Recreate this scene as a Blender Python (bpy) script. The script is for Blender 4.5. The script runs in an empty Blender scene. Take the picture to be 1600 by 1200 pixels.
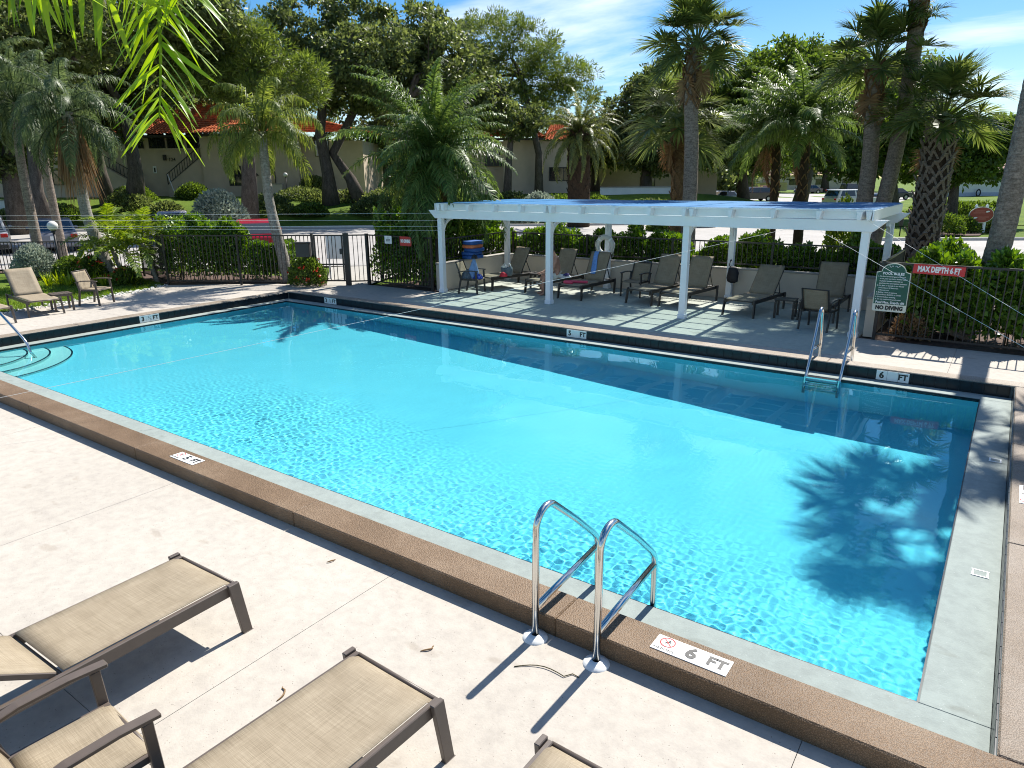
import bpy, bmesh, math, random
import numpy as np
from mathutils import Matrix, Vector, Quaternion

random.seed(7)
RNG = np.random.default_rng(11)
C = bpy.context.scene.collection
S = bpy.context.scene
R = math.radians

# ------------------------------------------------------------------ camera
EYE = 3.0
FL, YAW, PITCH, ROLL = 1085.8, 0.618697, 0.287267, -0.00928
_f = np.array([-math.sin(YAW)*math.cos(PITCH), math.cos(YAW)*math.cos(PITCH), -math.sin(PITCH)])
_r = np.array([math.cos(YAW), math.sin(YAW), 0.0]); _u = np.cross(_r, _f)
_r2 = _r*math.cos(ROLL)+_u*math.sin(ROLL); _u2 = -_r*math.sin(ROLL)+_u*math.cos(ROLL)
cd = bpy.data.cameras.new('camera'); cam = bpy.data.objects.new('camera', cd); C.objects.link(cam); S.camera = cam
cd.sensor_width = 36; cd.lens = FL/1600*36; cd.clip_start = .05; cd.clip_end = 3000
cam.matrix_world = Matrix([[_r2[0], _u2[0], -_f[0], 0], [_r2[1], _u2[1], -_f[1], 0], [_r2[2], _u2[2], -_f[2], EYE], [0, 0, 0, 1]])

# ------------------------------------------------------------------ daylight
SUN_EL = 50.3
w = bpy.data.worlds.new('World'); S.world = w; w.use_nodes = True
wn = w.node_tree; bg = wn.nodes['Background']
sky = wn.nodes.new('ShaderNodeTexSky'); sky.sky_type = 'NISHITA'; sky.sun_disc = False
sky.sun_elevation = R(SUN_EL); sky.sun_rotation = R(0); sky.altitude = 0
sky.air_density = 1.0; sky.dust_density = 0.35; sky.ozone_density = 3.0
# thin fair-weather clouds on a flat layer high overhead
tc = wn.nodes.new('ShaderNodeTexCoord'); sep = wn.nodes.new('ShaderNodeSeparateXYZ'); wn.links.new(tc.outputs['Generated'], sep.inputs[0])
def wmath(op, a, b=None):
    n = wn.nodes.new('ShaderNodeMath'); n.operation = op
    for i, v in enumerate((a, b)):
        if v is None: continue
        if hasattr(v, 'is_output'): wn.links.new(v, n.inputs[i])
        else: n.inputs[i].default_value = v
    return n.outputs[0]
zc = wmath('ADD', wmath('MAXIMUM', sep.outputs[2], 0.0), 0.09)
cmb = wn.nodes.new('ShaderNodeCombineXYZ')
wn.links.new(wmath('DIVIDE', sep.outputs[0], zc), cmb.inputs[0]); wn.links.new(wmath('DIVIDE', sep.outputs[1], zc), cmb.inputs[1])
mp = wn.nodes.new('ShaderNodeMapping'); wn.links.new(cmb.outputs[0], mp.inputs[0])
mp.inputs['Location'].default_value = (3.1, 1.7, 0); mp.inputs['Rotation'].default_value = (0, 0, R(20)); mp.inputs['Scale'].default_value = (.38, .62, 1)
cn = wn.nodes.new('ShaderNodeTexNoise'); wn.links.new(mp.outputs[0], cn.inputs['Vector'])
cn.inputs['Scale'].default_value = 1.5; cn.inputs['Detail'].default_value = 7; cn.inputs['Roughness'].default_value = .56; cn.inputs['Distortion'].default_value = .25
cr = wn.nodes.new('ShaderNodeValToRGB'); wn.links.new(cn.outputs['Fac'], cr.inputs[0])
cr.color_ramp.elements[0].position = .49; cr.color_ramp.elements[0].color = (0, 0, 0, 1)
cr.color_ramp.elements[1].position = .72; cr.color_ramp.elements[1].color = (.85, .85, .85, 1)
hs = wn.nodes.new('ShaderNodeHueSaturation'); hs.inputs['Saturation'].default_value = 1.42; hs.inputs['Value'].default_value = .65
wn.links.new(sky.outputs[0], hs.inputs['Color'])
cm = wn.nodes.new('ShaderNodeMix'); cm.data_type = 'RGBA'
wn.links.new(cr.outputs[0], cm.inputs['Factor']); wn.links.new(hs.outputs[0], cm.inputs['A']); cm.inputs['B'].default_value = (6.6, 7.0, 7.6, 1)
wn.links.new(cm.outputs['Result'], bg.inputs[0]); bg.inputs[1].default_value = .10

ld = bpy.data.lights.new('sun', 'SUN'); ld.energy = 4.25; ld.angle = R(.53); ld.color = (1, .955, .88)
ld.cycles.is_caustics_light = True
sun = bpy.data.objects.new('sun', ld); C.objects.link(sun); sun.rotation_euler = (-R(90-SUN_EL), 0, R(-1))

S.view_settings.view_transform = 'Standard'; S.view_settings.look = 'None'; S.view_settings.gamma = 1
S.view_settings.use_curve_mapping = False; S.view_settings.exposure = 1.06
S.render.engine = 'CYCLES'
S.cycles.max_bounces = 9; S.cycles.diffuse_bounces = 3; S.cycles.glossy_bounces = 4; S.cycles.transmission_bounces = 6
S.cycles.transparent_max_bounces = 12; S.cycles.sample_clamp_indirect = 4; S.cycles.caustics_refractive = True; S.cycles.caustics_reflective = False
S.cycles.use_denoising = True; S.cycles.filter_width = 1.05

def site(u, v, D):
    """surveyed spot: sight line (u, v) of the 1600x1200 survey photo followed to D metres in front of the eye"""
    d = _f+_r2*(u-800)/FL-_u2*(v-600)/FL
    t = D/(d[0]*-math.sin(YAW)+d[1]*math.cos(YAW))
    return Vector((d[0]*t, d[1]*t, EYE+d[2]*t))
def ground_at(u, D, z=0.0):
    p = site(u, 285, D); return Vector((p.x, p.y, z))

# ------------------------------------------------------------------ mesh helpers
class MB:
    def __init__(self): self.v = []; self.f = []; self.sm = []; self.mi = []; self.cur = 0
    def add(self, vs, fs, smooth=False):
        o = len(self.v); self.v += [tuple(p) for p in vs]
        for q in fs: self.f.append(tuple(i+o for i in q)); self.sm.append(smooth); self.mi.append(self.cur)
    def box(self, c, s, rot=None):
        c = Vector(c); h = Vector(s)/2
        vs = [Vector((sx*h.x, sy*h.y, sz*h.z)) for sz in (-1, 1) for sy in (-1, 1) for sx in (-1, 1)]
        if rot is not None: vs = [rot @ p for p in vs]
        self.add([p+c for p in vs], [(0, 2, 3, 1), (4, 5, 7, 6), (0, 1, 5, 4), (2, 6, 7, 3), (0, 4, 6, 2), (1, 3, 7, 5)])
    def bar(self, a, b, w, h, up=(0, 0, 1)):
        a, b = Vector(a), Vector(b); d = (b-a); L = d.length; d.normalize(); up = Vector(up)
        if abs(d.dot(up)) > .98: up = Vector((0, 1, 0))
        s = d.cross(up).normalized(); n = s.cross(d)
        vs = [p+s*x*w/2+n*y*h/2 for p in (a, b) for y in (-1, 1) for x in (-1, 1)]
        self.add(vs, [(0, 1, 3, 2), (4, 6, 7, 5), (0, 4, 5, 1), (2, 3, 7, 6), (0, 2, 6, 4), (1, 5, 7, 3)])
    def tube(self, pts, r, n=8, cap=True):
        pts = [Vector(p) for p in pts]; N = len(pts)
        rs = r if isinstance(r, (list, tuple, np.ndarray)) else [r]*N
        vs = []; ref = None
        for i, p in enumerate(pts):
            t = (pts[min(i+1, N-1)]-pts[max(i-1, 0)]).normalized()
            if ref is None:
                ref = Vector((1, 0, 0)) if abs(t.x) < .8 else Vector((0, 1, 0))
            ref = (ref-t*ref.dot(t)).normalized(); b = t.cross(ref)
            for k in range(n):
                a = 2*math.pi*k/n; vs.append(p+(ref*math.cos(a)+b*math.sin(a))*rs[i])
        fs = [(i*n+k, i*n+(k+1) % n, (i+1)*n+(k+1) % n, (i+1)*n+k) for i in range(N-1) for k in range(n)]
        if cap: fs += [tuple(range(n))[::-1], tuple((N-1)*n+k for k in range(n))]
        self.add(vs, fs, True)
    def lathe(self, prof, n=16, c=(0, 0, 0), axis='z', a0=0, a1=2*math.pi):
        c = Vector(c); vs = []; full = abs(a1-a0-2*math.pi) < 1e-6; m = n if full else n+1
        for r, z in prof:
            for k in range(m):
                a = a0+(a1-a0)*k/n; x, y = r*math.cos(a), r*math.sin(a)
                p = {'z': (x, y, z), 'y': (x, z, y), 'x': (z, x, y)}[axis]; vs.append(c+Vector(p))
        fs = [(i*m+k, i*m+(k+1) % m, (i+1)*m+(k+1) % m, (i+1)*m+k) for i in range(len(prof)-1) for k in range(n if full else m-1)]
        self.add(vs, fs, True)
    def prism(self, poly, z0, z1, M=None):
        n = len(poly); vs = [Vector((x, y, z)) for z in (z0, z1) for x, y in poly]
        if M is not None: vs = [M @ p for p in vs]
        self.add(vs, [tuple(range(n))[::-1], tuple(range(n, 2*n))]+[(i, (i+1) % n, n+(i+1) % n, n+i) for i in range(n)])
    def build(self, name, mat, parent=None, loc=None, rz=None, bevel=0):
        me = bpy.data.meshes.new(name); me.from_pydata(self.v, [], self.f); me.update()
        me.polygons.foreach_set('use_smooth', self.sm)
        for m in (mat if isinstance(mat, (list, tuple)) else [mat]): me.materials.append(m)
        me.polygons.foreach_set('material_index', self.mi)
        if bevel:
            bm = bmesh.new(); bm.from_mesh(me)
            bmesh.ops.bevel(bm, geom=list(bm.edges), offset=bevel, segments=1, affect='EDGES', clamp_overlap=True)
            bm.normal_update(); bm.to_mesh(me); bm.free()
        else:
            bm = bmesh.new(); bm.from_mesh(me); bmesh.ops.recalc_face_normals(bm, faces=bm.faces); bm.to_mesh(me); bm.free()
        return link(name, me, parent, loc, rz)
def link(name, me, parent=None, loc=None, rz=None):
    o = bpy.data.objects.new(name, me); C.objects.link(o)
    if parent is not None: o.parent = parent
    if loc is not None: o.location = loc
    if rz is not None: o.rotation_euler = (0, 0, rz)
    return o
def np_mesh(name, V, F, mat, smooth=False, normals_fix=False):
    """fast mesh from arrays; F is (n,3)/(n,4) or a list of such arrays over the same V"""
    Fs = F if isinstance(F, list) else [F]
    me = bpy.data.meshes.new(name); V = np.asarray(V, np.float32).reshape(-1, 3)
    me.vertices.add(len(V)); me.vertices.foreach_set('co', V.ravel())
    loops = np.concatenate([f.ravel() for f in Fs]).astype(np.int32)
    tot = np.concatenate([np.full(len(f), f.shape[1]) for f in Fs]).astype(np.int32)
    st = np.concatenate([[0], np.cumsum(tot)[:-1]]).astype(np.int32)
    me.loops.add(len(loops)); me.loops.foreach_set('vertex_index', loops)
    me.polygons.add(len(tot)); me.polygons.foreach_set('loop_start', st); me.polygons.foreach_set('loop_total', tot)
    if smooth: me.polygons.foreach_set('use_smooth', np.ones(len(tot), bool))
    me.materials.append(mat); me.update(); me.validate()
    return me
def tag(o, label=None, cat=None, group=None, kind=None):
    for k, v in (('label', label), ('category', cat), ('group', group), ('kind', kind)):
        if v: o[k] = v
    return o
def thing(name, label, cat, loc=(0, 0, 0), rz=0, group=None):
    o = bpy.data.objects.new(name, None); C.objects.link(o); o.location = loc; o.rotation_euler = (0, 0, rz); o.empty_display_size = .2
    return tag(o, label, cat, group)
def dup(o, loc=None, rz=None, label=None, group=None, parent=None):
    def cp(s, par):
        c = s.copy(); C.objects.link(c); c.parent = par
        for ch in KIDS.get(s.name, list(s.children)): cp(ch, c)
        return c
    c = cp(o, parent)
    if loc is not None: c.location = loc
    if rz is not None: c.rotation_euler = (0, 0, rz)
    if label: c['label'] = label
    if group: c['group'] = group
    return c
KIDS = {}
def text(body, size, mat, parent, loc, rot, depth=.0015, name='lettering', align='CENTER', sx=1.0, bold=.022):
    cu = bpy.data.curves.new('t', 'FONT'); cu.body = body; cu.size = size; cu.align_x = align; cu.align_y = 'CENTER'
    cu.extrude = depth; cu.offset = size*bold; cu.resolution_u = 2
    t = bpy.data.objects.new('t', cu); C.objects.link(t); bpy.context.view_layer.update()
    me = bpy.data.meshes.new_from_object(t.evaluated_get(bpy.context.evaluated_depsgraph_get()))
    bpy.data.objects.remove(t); bpy.data.curves.remove(cu); me.name = name
    me.materials.clear(); me.materials.append(mat)
    o = link(name, me, parent, loc); o.rotation_euler = rot; o.scale = (sx, 1, 1); return o

# ------------------------------------------------------------------ materials
def nodes(name):
    m = bpy.data.materials.new(name); m.use_nodes = True; nt = m.node_tree; b = nt.nodes['Principled BSDF']; return m, nt, b
def tex(nt, kind, scale, coord='Object', detail=4, rough=.55, vec=None, mapscale=None):
    n = nt.nodes.new('ShaderNodeTex'+kind); n.inputs['Scale'].default_value = scale
    if kind == 'Noise': n.inputs['Detail'].default_value = detail; n.inputs['Roughness'].default_value = rough
    tcn = nt.nodes.new('ShaderNodeTexCoord'); src = tcn.outputs[coord]
    if mapscale:
        mpn = nt.nodes.new('ShaderNodeMapping'); nt.links.new(src, mpn.inputs[0]); mpn.inputs['Scale'].default_value = mapscale; src = mpn.outputs[0]
    nt.links.new(src, n.inputs['Vector']); return n
def ramp(nt, src, stops):
    r = nt.nodes.new('ShaderNodeValToRGB'); nt.links.new(src, r.inputs[0]); e = r.color_ramp.elements
    while len(e) < len(stops): e.new(.5)
    for i, (p, c) in enumerate(stops): e[i].position = p; e[i].color = (*c, 1)
    return r.outputs[0]
def mix(nt, fac, a, b, mode='MIX'):
    m = nt.nodes.new('ShaderNodeMix'); m.data_type = 'RGBA'; m.blend_type = mode
    for s, v in (('Factor', fac), ('A', a), ('B', b)):
        if hasattr(v, 'is_output'): nt.links.new(v, m.inputs[s])
        elif s == 'Factor': m.inputs[s].default_value = v
        else: m.inputs[s].default_value = (*v, 1)
    return m.outputs['Result']
def bump(nt, b, src, strength, dist=.01):
    n = nt.nodes.new('ShaderNodeBump'); n.inputs['Strength'].default_value = strength; n.inputs['Distance'].default_value = dist
    nt.links.new(src, n.inputs['Height']); nt.links.new(n.outputs[0], b.inputs['Normal'])
def simple(name, c, rough=.5, metal=0, var=.12, scale=8, bmp=0, bscale=60, spec=.5, coord='Object'):
    m, nt, b = nodes(name)
    n = tex(nt, 'Noise', scale, coord)
    col = ramp(nt, n.outputs['Fac'], [(.3, tuple(x*(1-var) for x in c)), (.7, tuple(min(1, x*(1+var)) for x in c))])
    nt.links.new(col, b.inputs['Base Color']); b.inputs['Roughness'].default_value = rough; b.inputs['Metallic'].default_value = metal
    b.inputs['Specular IOR Level'].default_value = spec
    if bmp: bump(nt, b, tex(nt, 'Noise', bscale, coord).outputs['Fac'], bmp)
    return m
def leafmat(name, dark, light, trans=.35, rough=.45, spec=.4):
    m, nt, b = nodes(name)
    dark = tuple(x*.85 for x in dark); light = tuple(x*.98 for x in light)
    g = nt.nodes.new('ShaderNodeNewGeometry')
    col = ramp(nt, g.outputs['Random Per Island'], [(0, dark), (.55, tuple((a+c)/2 for a, c in zip(dark, light))), (1, light)])
    n = tex(nt, 'Noise', .7, 'Object', 2)
    col = mix(nt, .55, col, ramp(nt, n.outputs['Fac'], [(.3, (.55, .55, .5)), (.7, (1.25, 1.2, 1.05))]), 'MULTIPLY')
    nt.links.new(col, b.inputs['Base Color']); b.inputs['Roughness'].default_value = rough; b.inputs['Specular IOR Level'].default_value = spec
    tr = nt.nodes.new('ShaderNodeBsdfTranslucent'); hsn = nt.nodes.new('ShaderNodeHueSaturation')
    hsn.inputs['Hue'].default_value = .485; hsn.inputs['Saturation'].default_value = 1.15; hsn.inputs['Value'].default_value = 1.9
    nt.links.new(col, hsn.inputs['Color']); nt.links.new(hsn.outputs[0], tr.inputs['Color'])
    ms = nt.nodes.new('ShaderNodeMixShader'); ms.inputs[0].default_value = trans
    nt.links.new(b.outputs[0], ms.inputs[1]); nt.links.new(tr.outputs[0], ms.inputs[2])
    nt.links.new(ms.outputs[0], nt.nodes['Material Output'].inputs[0]); return m
def concrete(name, base, speck=(.22, .2, .19), speck_amt=.5, stain=.12, bmp=.25):
    m, nt, b = nodes(name)
    big = ramp(nt, tex(nt, 'Noise', .55, 'Object', 6, .62).outputs['Fac'], [(.3, tuple(x*(1-stain) for x in base)), (.65, base)])
    mid = ramp(nt, tex(nt, 'Noise', 9, 'Object', 5, .7).outputs['Fac'], [(.35, (.88, .87, .86)), (.6, (1.03, 1.02, 1.0))])
    col = mix(nt, 1, big, mid, 'MULTIPLY')
    blot = ramp(nt, tex(nt, 'Noise', 2.3, 'Object', 3, .5, mapscale=(1, 2.2, 1)).outputs['Fac'], [(.64, (1, 1, 1)), (.72, (.72, .68, .64))])
    col = mix(nt, .55, col, blot, 'MULTIPLY')
    vo = nt.nodes.new('ShaderNodeTexVoronoi'); vo.inputs['Scale'].default_value = 42
    t2 = nt.nodes.new('ShaderNodeTexCoord'); nt.links.new(t2.outputs['Object'], vo.inputs['Vector'])
    d = ramp(nt, vo.outputs['Distance'], [(.07, (1, 1, 1)), (.17, (0, 0, 0))])
    pick = ramp(nt, tex(nt, 'Noise', 17, 'Object', 3).outputs['Fac'], [(.46, (0, 0, 0)), (.6, (speck_amt,)*3)])
    fac = mix(nt, 1, d, pick, 'MULTIPLY')
    col = mix(nt, fac, col, speck)
    nt.links.new(col, b.inputs['Base Color']); b.inputs['Roughness'].default_value = .85; b.inputs['Specular IOR Level'].default_value = .25
    bump(nt, b, tex(nt, 'Noise', 70, 'Object', 4).outputs['Fac'], bmp, .006); return m

M = {}
M['deck'] = concrete('deck_concrete', (.458, .422, .373), (.10, .085, .075), .9, .12)
M['pergola_floor'] = concrete('painted_concrete', (.42, .455, .405), speck_amt=.2)
M['walk'] = concrete('path_concrete', (.40, .38, .345), speck_amt=.3)
M['asphalt'] = concrete('worn_road', (.40, .385, .37), (.2, .2, .2), .5, .2)
M['kerb'] = simple('kerb_concrete', (.5, .48, .44), .85)
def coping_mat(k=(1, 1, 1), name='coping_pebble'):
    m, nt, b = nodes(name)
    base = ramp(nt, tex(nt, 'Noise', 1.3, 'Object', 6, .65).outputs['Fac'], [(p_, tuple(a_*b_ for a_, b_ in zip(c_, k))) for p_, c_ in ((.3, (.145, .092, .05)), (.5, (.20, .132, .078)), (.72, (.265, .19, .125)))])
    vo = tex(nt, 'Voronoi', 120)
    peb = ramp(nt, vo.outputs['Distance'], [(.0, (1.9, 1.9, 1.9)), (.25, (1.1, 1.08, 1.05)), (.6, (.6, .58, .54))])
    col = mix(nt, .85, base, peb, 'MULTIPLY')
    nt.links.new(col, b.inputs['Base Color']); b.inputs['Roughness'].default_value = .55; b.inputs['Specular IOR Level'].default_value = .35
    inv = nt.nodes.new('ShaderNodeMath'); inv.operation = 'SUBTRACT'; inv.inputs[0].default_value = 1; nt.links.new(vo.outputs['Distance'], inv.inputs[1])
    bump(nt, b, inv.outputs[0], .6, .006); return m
M['coping'] = coping_mat(); M['coping_pale'] = coping_mat((1.55, 1.95, 2.6), 'pale_coping_pebble'); M['coping_grey'] = coping_mat((1.2, 1.42, 1.8), 'grey_coping_pebble')  # paler copies of the near coping colour for the other three sides
M['ledge'] = concrete('ledge_plaster', (.28, .325, .31), (.5, .53, .52), .5, .12, .3)
def plaster(name, a, c):
    m, nt, b = nodes(name)
    col = ramp(nt, tex(nt, 'Noise', .6, 'Object', 5).outputs['Fac'], [(.3, a), (.7, c)])
    nt.links.new(col, b.inputs['Base Color']); b.inputs['Roughness'].default_value = .8; b.inputs['Specular IOR Level'].default_value = .1; return m
M['plaster'] = plaster('aqua_pool_plaster', (.30, .745, .875), (.33, .785, .905))
M['step'] = plaster('pale_step_plaster', (.62, .80, .77), (.66, .83, .80))
M['tile'] = simple('dark_glazed_tile', (.009, .014, .019), .28, var=.35, scale=1.7, spec=.3)
M['tile_edge'] = simple('step_edge_tile', (.01, .025, .05), .3)
M['grout'] = simple('grout', (.10, .12, .12), .9)
M['joint'] = simple('joint_sand', (.28, .25, .22), .9)
M['white'] = simple('white_vinyl', (.86, .875, .89), .38, var=.03, scale=2)
M['white_plate'] = simple('white_enamel', (.8, .8, .77), .35, var=.04, scale=20)
M['black_print'] = simple('black_print', (.015, .015, .015), .5)
M['red_print'] = simple('red_print', (.55, .03, .03), .5)
M['white_print'] = simple('white_print', (.82, .82, .8), .5, var=.03)
M['red_sign'] = simple('red_sign_face', (.55, .025, .03), .35, var=.05)
M['green_sign'] = simple('green_sign_face', (.012, .085, .055), .3, var=.08)
M['cream_sign'] = simple('cream_sign_face', (.72, .72, .6), .4, var=.05)
M['maroon'] = simple('maroon_sign_face', (.30, .035, .02), .4, var=.1)
M['steel'] = simple('polished_steel', (.66, .65, .62), .16, 1, var=.08, scale=5)
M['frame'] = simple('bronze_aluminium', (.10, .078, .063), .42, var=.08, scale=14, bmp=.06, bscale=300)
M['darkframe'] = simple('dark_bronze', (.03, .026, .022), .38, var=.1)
M['fence'] = simple('black_fence', (.016, .014, .013), .42, var=.15)
M['rope'] = simple('white_rope', (.8, .8, .78), .6)
def sling():
    m, nt, b = nodes('woven_sling')
    a = tex(nt, 'Noise', 60, 'Object', 3, .7, mapscale=(.08, 5.5, 1)); c = tex(nt, 'Noise', 60, 'Object', 3, .7, mapscale=(5.5, .08, 1))
    big = tex(nt, 'Noise', 5, 'Object', 4)
    base = ramp(nt, big.outputs['Fac'], [(.3, (.32, .268, .195)), (.7, (.39, .332, .248))])
    ca = ramp(nt, a.outputs['Fac'], [(.38, (.74, .71, .66)), (.6, (1.08, 1.07, 1.05))]); cc = ramp(nt, c.outputs['Fac'], [(.38, (.78, .75, .70)), (.6, (1.08, 1.07, 1.05))])
    col = mix(nt, .75, mix(nt, .75, base, ca, 'MULTIPLY'), cc, 'MULTIPLY')
    nt.links.new(col, b.inputs['Base Color']); b.inputs['Roughness'].default_value = .7; b.inputs['Specular IOR Level'].default_value = .25
    w1 = tex(nt, 'Wave', 160, 'Object'); bump(nt, b, w1.outputs['Fac'], .15, .002)
    tr = nt.nodes.new('ShaderNodeBsdfTranslucent'); nt.links.new(col, tr.inputs['Color'])
    ms = nt.nodes.new('ShaderNodeMixShader'); ms.inputs[0].default_value = .14
    nt.links.new(b.outputs[0], ms.inputs[1]); nt.links.new(tr.outputs[0], ms.inputs[2]); nt.links.new(ms.outputs[0], nt.nodes['Material Output'].inputs[0])
    return m
M['sling'] = sling()
M['darksling'] = simple('dark_sling', (.10, .085, .065), .65, var=.15, scale=40)
M['stucco'] = simple('beige_stucco', (.56, .455, .35), .9, var=.08, scale=1.2, bmp=.3, bscale=50)
M['tanwall'] = simple('tan_wall_paint', (.62, .54, .44), .85, var=.07, scale=1.5, bmp=.2, bscale=50)
M['whitewall'] = simple('white_wall_paint', (.72, .72, .70), .85, var=.05, scale=1.5)
M['roof'] = simple('terracotta_tile', (.45, .125, .05), .85, var=.4, scale=3.5, spec=.1)
M['pinkroof'] = simple('pale_pink_tile', (.40, .27, .21), .85, var=.2, scale=3, spec=.15)
M['glass'] = simple('dark_window_glass', (.02, .024, .028), .06, var=.2, spec=.9)
M['darktrim'] = simple('dark_trim', (.03, .026, .024), .5)
M['rubber'] = simple('tyre_rubber', (.015, .015, .015), .8)
M['alloy'] = simple('wheel_alloy', (.35, .36, .37), .3, .8)
M['globe'] = simple('white_globe', (.7, .69, .66), .3, var=.03)
M['mulch'] = simple('brown_mulch', (.085, .05, .035), .95, var=.5, scale=20, bmp=.6, bscale=30)
M['stone'] = simple('white_stone', (.62, .60, .56), .8, var=.15, scale=6)
def grassmat(name, a, c):
    m, nt, b = nodes(name)
    n1 = tex(nt, 'Noise', .25, 'Object', 5, .6); n2 = tex(nt, 'Noise', 14, 'Object', 4, .7)
    col = mix(nt, .8, ramp(nt, n1.outputs['Fac'], [(.3, a), (.7, c)]), ramp(nt, n2.outputs['Fac'], [(.3, (.55, .6, .5)), (.7, (1.25, 1.2, 1.1))]), 'MULTIPLY')
    nt.links.new(col, b.inputs['Base Color']); b.inputs['Roughness'].default_value = .9; b.inputs['Specular IOR Level'].default_value = .15
    bump(nt, b, tex(nt, 'Noise', 40, 'Object', 4).outputs['Fac'], .8, .04); return m
M['lawn'] = grassmat('lawn_turf', (.07, .125, .014), (.14, .205, .022))
M['blade'] = leafmat('grass_blade', (.09, .17, .02), (.2, .3, .05), .4)
M['oak'] = leafmat('oak_leaf', (.05, .078, .026), (.18, .225, .08), .42)
M['pine'] = leafmat('pine_needle', (.05, .09, .018), (.17, .23, .055), .42)
M['fig'] = leafmat('glossy_leaf', (.045, .085, .018), (.14, .215, .045), .42, .45, .3)
M['far'] = leafmat('distant_leaf', (.06, .09, .025), (.14, .18, .05), .3)
M['clusia'] = leafmat('thick_hedge_leaf', (.05, .12, .016), (.19, .33, .05), .27, .34, .5)
M['silver'] = leafmat('silver_leaf', (.22, .27, .22), (.42, .48, .40), .2, .6)
M['yellowgreen'] = leafmat('yellow_green_blade', (.22, .32, .02), (.42, .5, .06), .4)
M['queen'] = leafmat('queen_frond', (.085, .13, .03), (.22, .27, .07), .42, .45, .2)
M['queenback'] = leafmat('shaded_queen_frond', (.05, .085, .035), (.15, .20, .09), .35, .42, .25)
M['phoenix'] = leafmat('date_frond', (.05, .10, .022), (.175, .255, .075), .32, .45, .3)
M['canary'] = leafmat('canary_frond', (.07, .10, .03), (.22, .25, .075), .3, .35)
M['sabal'] = leafmat('sabal_fan', (.075, .12, .032), (.22, .275, .09), .3, .45, .3)
M['bright'] = leafmat('bright_frond', (.15, .26, .03), (.30, .43, .07), .55, .35)
M['areca'] = leafmat('areca_frond', (.10, .18, .025), (.26, .34, .06), .4, .35)
M['dead'] = leafmat('dead_frond', (.20, .12, .06), (.36, .24, .13), .2, .8)
M['flower'] = leafmat('red_flower', (.5, .03, .02), (.7, .10, .04), .2)
def bark(name, a, c, sc=6, stretch=(1, 1, .35), bmp=.7):
    m, nt, b = nodes(name)
    n = tex(nt, 'Noise', sc, 'Object', 6, .7, mapscale=stretch)
    mot = tex(nt, 'Noise', sc*4.5, 'Object', 5, .75)
    nt.links.new(mix(nt, .8, ramp(nt, n.outputs['Fac'], [(.3, a), (.7, c)]), ramp(nt, mot.outputs['Fac'], [(.35, (.45, .43, .4)), (.62, (1.3, 1.28, 1.25))]), 'MULTIPLY'), b.inputs['Base Color']); b.inputs['Roughness'].default_value = .9; b.inputs['Specular IOR Level'].default_value = .2
    bump(nt, b, tex(nt, 'Noise', sc*3, 'Object', 5, .7, mapscale=stretch).outputs['Fac'], bmp, .03); return m
M['oakbark'] = bark('oak_bark', (.055, .045, .038), (.15, .13, .115))
M['palmbark'] = bark('palm_bark', (.165, .13, .105), (.37, .31, .26), 5, (1, 1, 4))
M['greybark'] = bark('pale_palm_bark', (.20, .185, .165), (.40, .38, .34), 4, (1, 1, 5))
M['boot'] = bark('palm_boot', (.13, .075, .04), (.31, .19, .10), 9, (1, 1, 1))
M['greyboot'] = bark('weathered_boot', (.15, .125, .10), (.38, .32, .26), 9, (1, 1, 1))
M['bootcore'] = bark('boot_core', (.03, .02, .013), (.08, .055, .035), 12)
M['stem'] = bark('green_stem', (.07, .07, .04), (.14, .12, .07), 8)
# ================================================================== ground, roads, deck
PX0, PX1, PY0, PY1 = -15.43, -.04, 4.235, 11.42        # water
LX0, LX1, LY0, LY1 = -15.69, .335, 3.78, 11.70         # ledge outside / coping inside
CX0, CX1, CY0, CY1 = -15.99, .64, 3.47, 12.0           # coping outside
LEDGE_Z, WATER_Z, COP_Z = -.04, -.06, .14

def smooth01(a, b, x):
    t = np.clip((x-a)/(b-a), 0, 1); return t*t*(3-2*t)
def sheet(name, poly, z, mat, kind='structure', parent=None):
    me = bpy.data.meshes.new(name); me.from_pydata([(p[0], p[1], z) for p in poly], [], [tuple(range(len(poly)))])
    bm = bmesh.new(); bm.from_mesh(me)
    for f in bm.faces:
        f.normal_update()
        if f.normal.z < 0: f.normal_flip()
    bm.to_mesh(me); bm.free(); me.materials.append(mat)
    return tag(link(name, me, parent), kind=kind)
def bank_h(lat, D):
    return 1.75*smooth01(48, 61, D)*(1-smooth01(14, 30, lat))
# base earth: four big sheets round the pool hole
B = 900
mb = MB()
for x0, x1, y0, y1 in ((-B, B, -B, CY0+.05), (-B, B, CY1-.05, B), (-B, CX0+.05, CY0+.05, CY1-.05), (CX1-.05, B, CY0+.05, CY1-.05)):
    mb.add([(x0, y0, -.08), (x1, y0, -.08), (x1, y1, -.08), (x0, y1, -.08)], [(0, 1, 2, 3)])
tag(mb.build('ground', M['lawn']), kind='structure')
# lawn beyond the road, rising to the apartment building
lat = np.linspace(-85, 95, 91); DD = np.concatenate([np.linspace(44, 66, 45), np.linspace(68, 260, 30)])
LA, DG = np.meshgrid(lat, DD)
fw = np.array([-math.sin(YAW), math.cos(YAW)]); rt = np.array([math.cos(YAW), math.sin(YAW)])
XX = DG*fw[0]+LA*rt[0]; YY = DG*fw[1]+LA*rt[1]
ZZ = bank_h(LA, DG)+.06*np.sin(XX*.7)*np.sin(YY*.5)*smooth01(50, 60, DG)-.045
idx = np.arange(XX.size).reshape(XX.shape)
F = np.stack([idx[:-1, :-1], idx[:-1, 1:], idx[1:, 1:], idx[1:, :-1]], -1).reshape(-1, 4)
tag(link('lawn', np_mesh('lawn', np.stack([XX, YY, ZZ], -1), F, M['lawn'], True)), kind='structure')
def gp(l): return [ground_at(u, D) for u, D in l]
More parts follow.
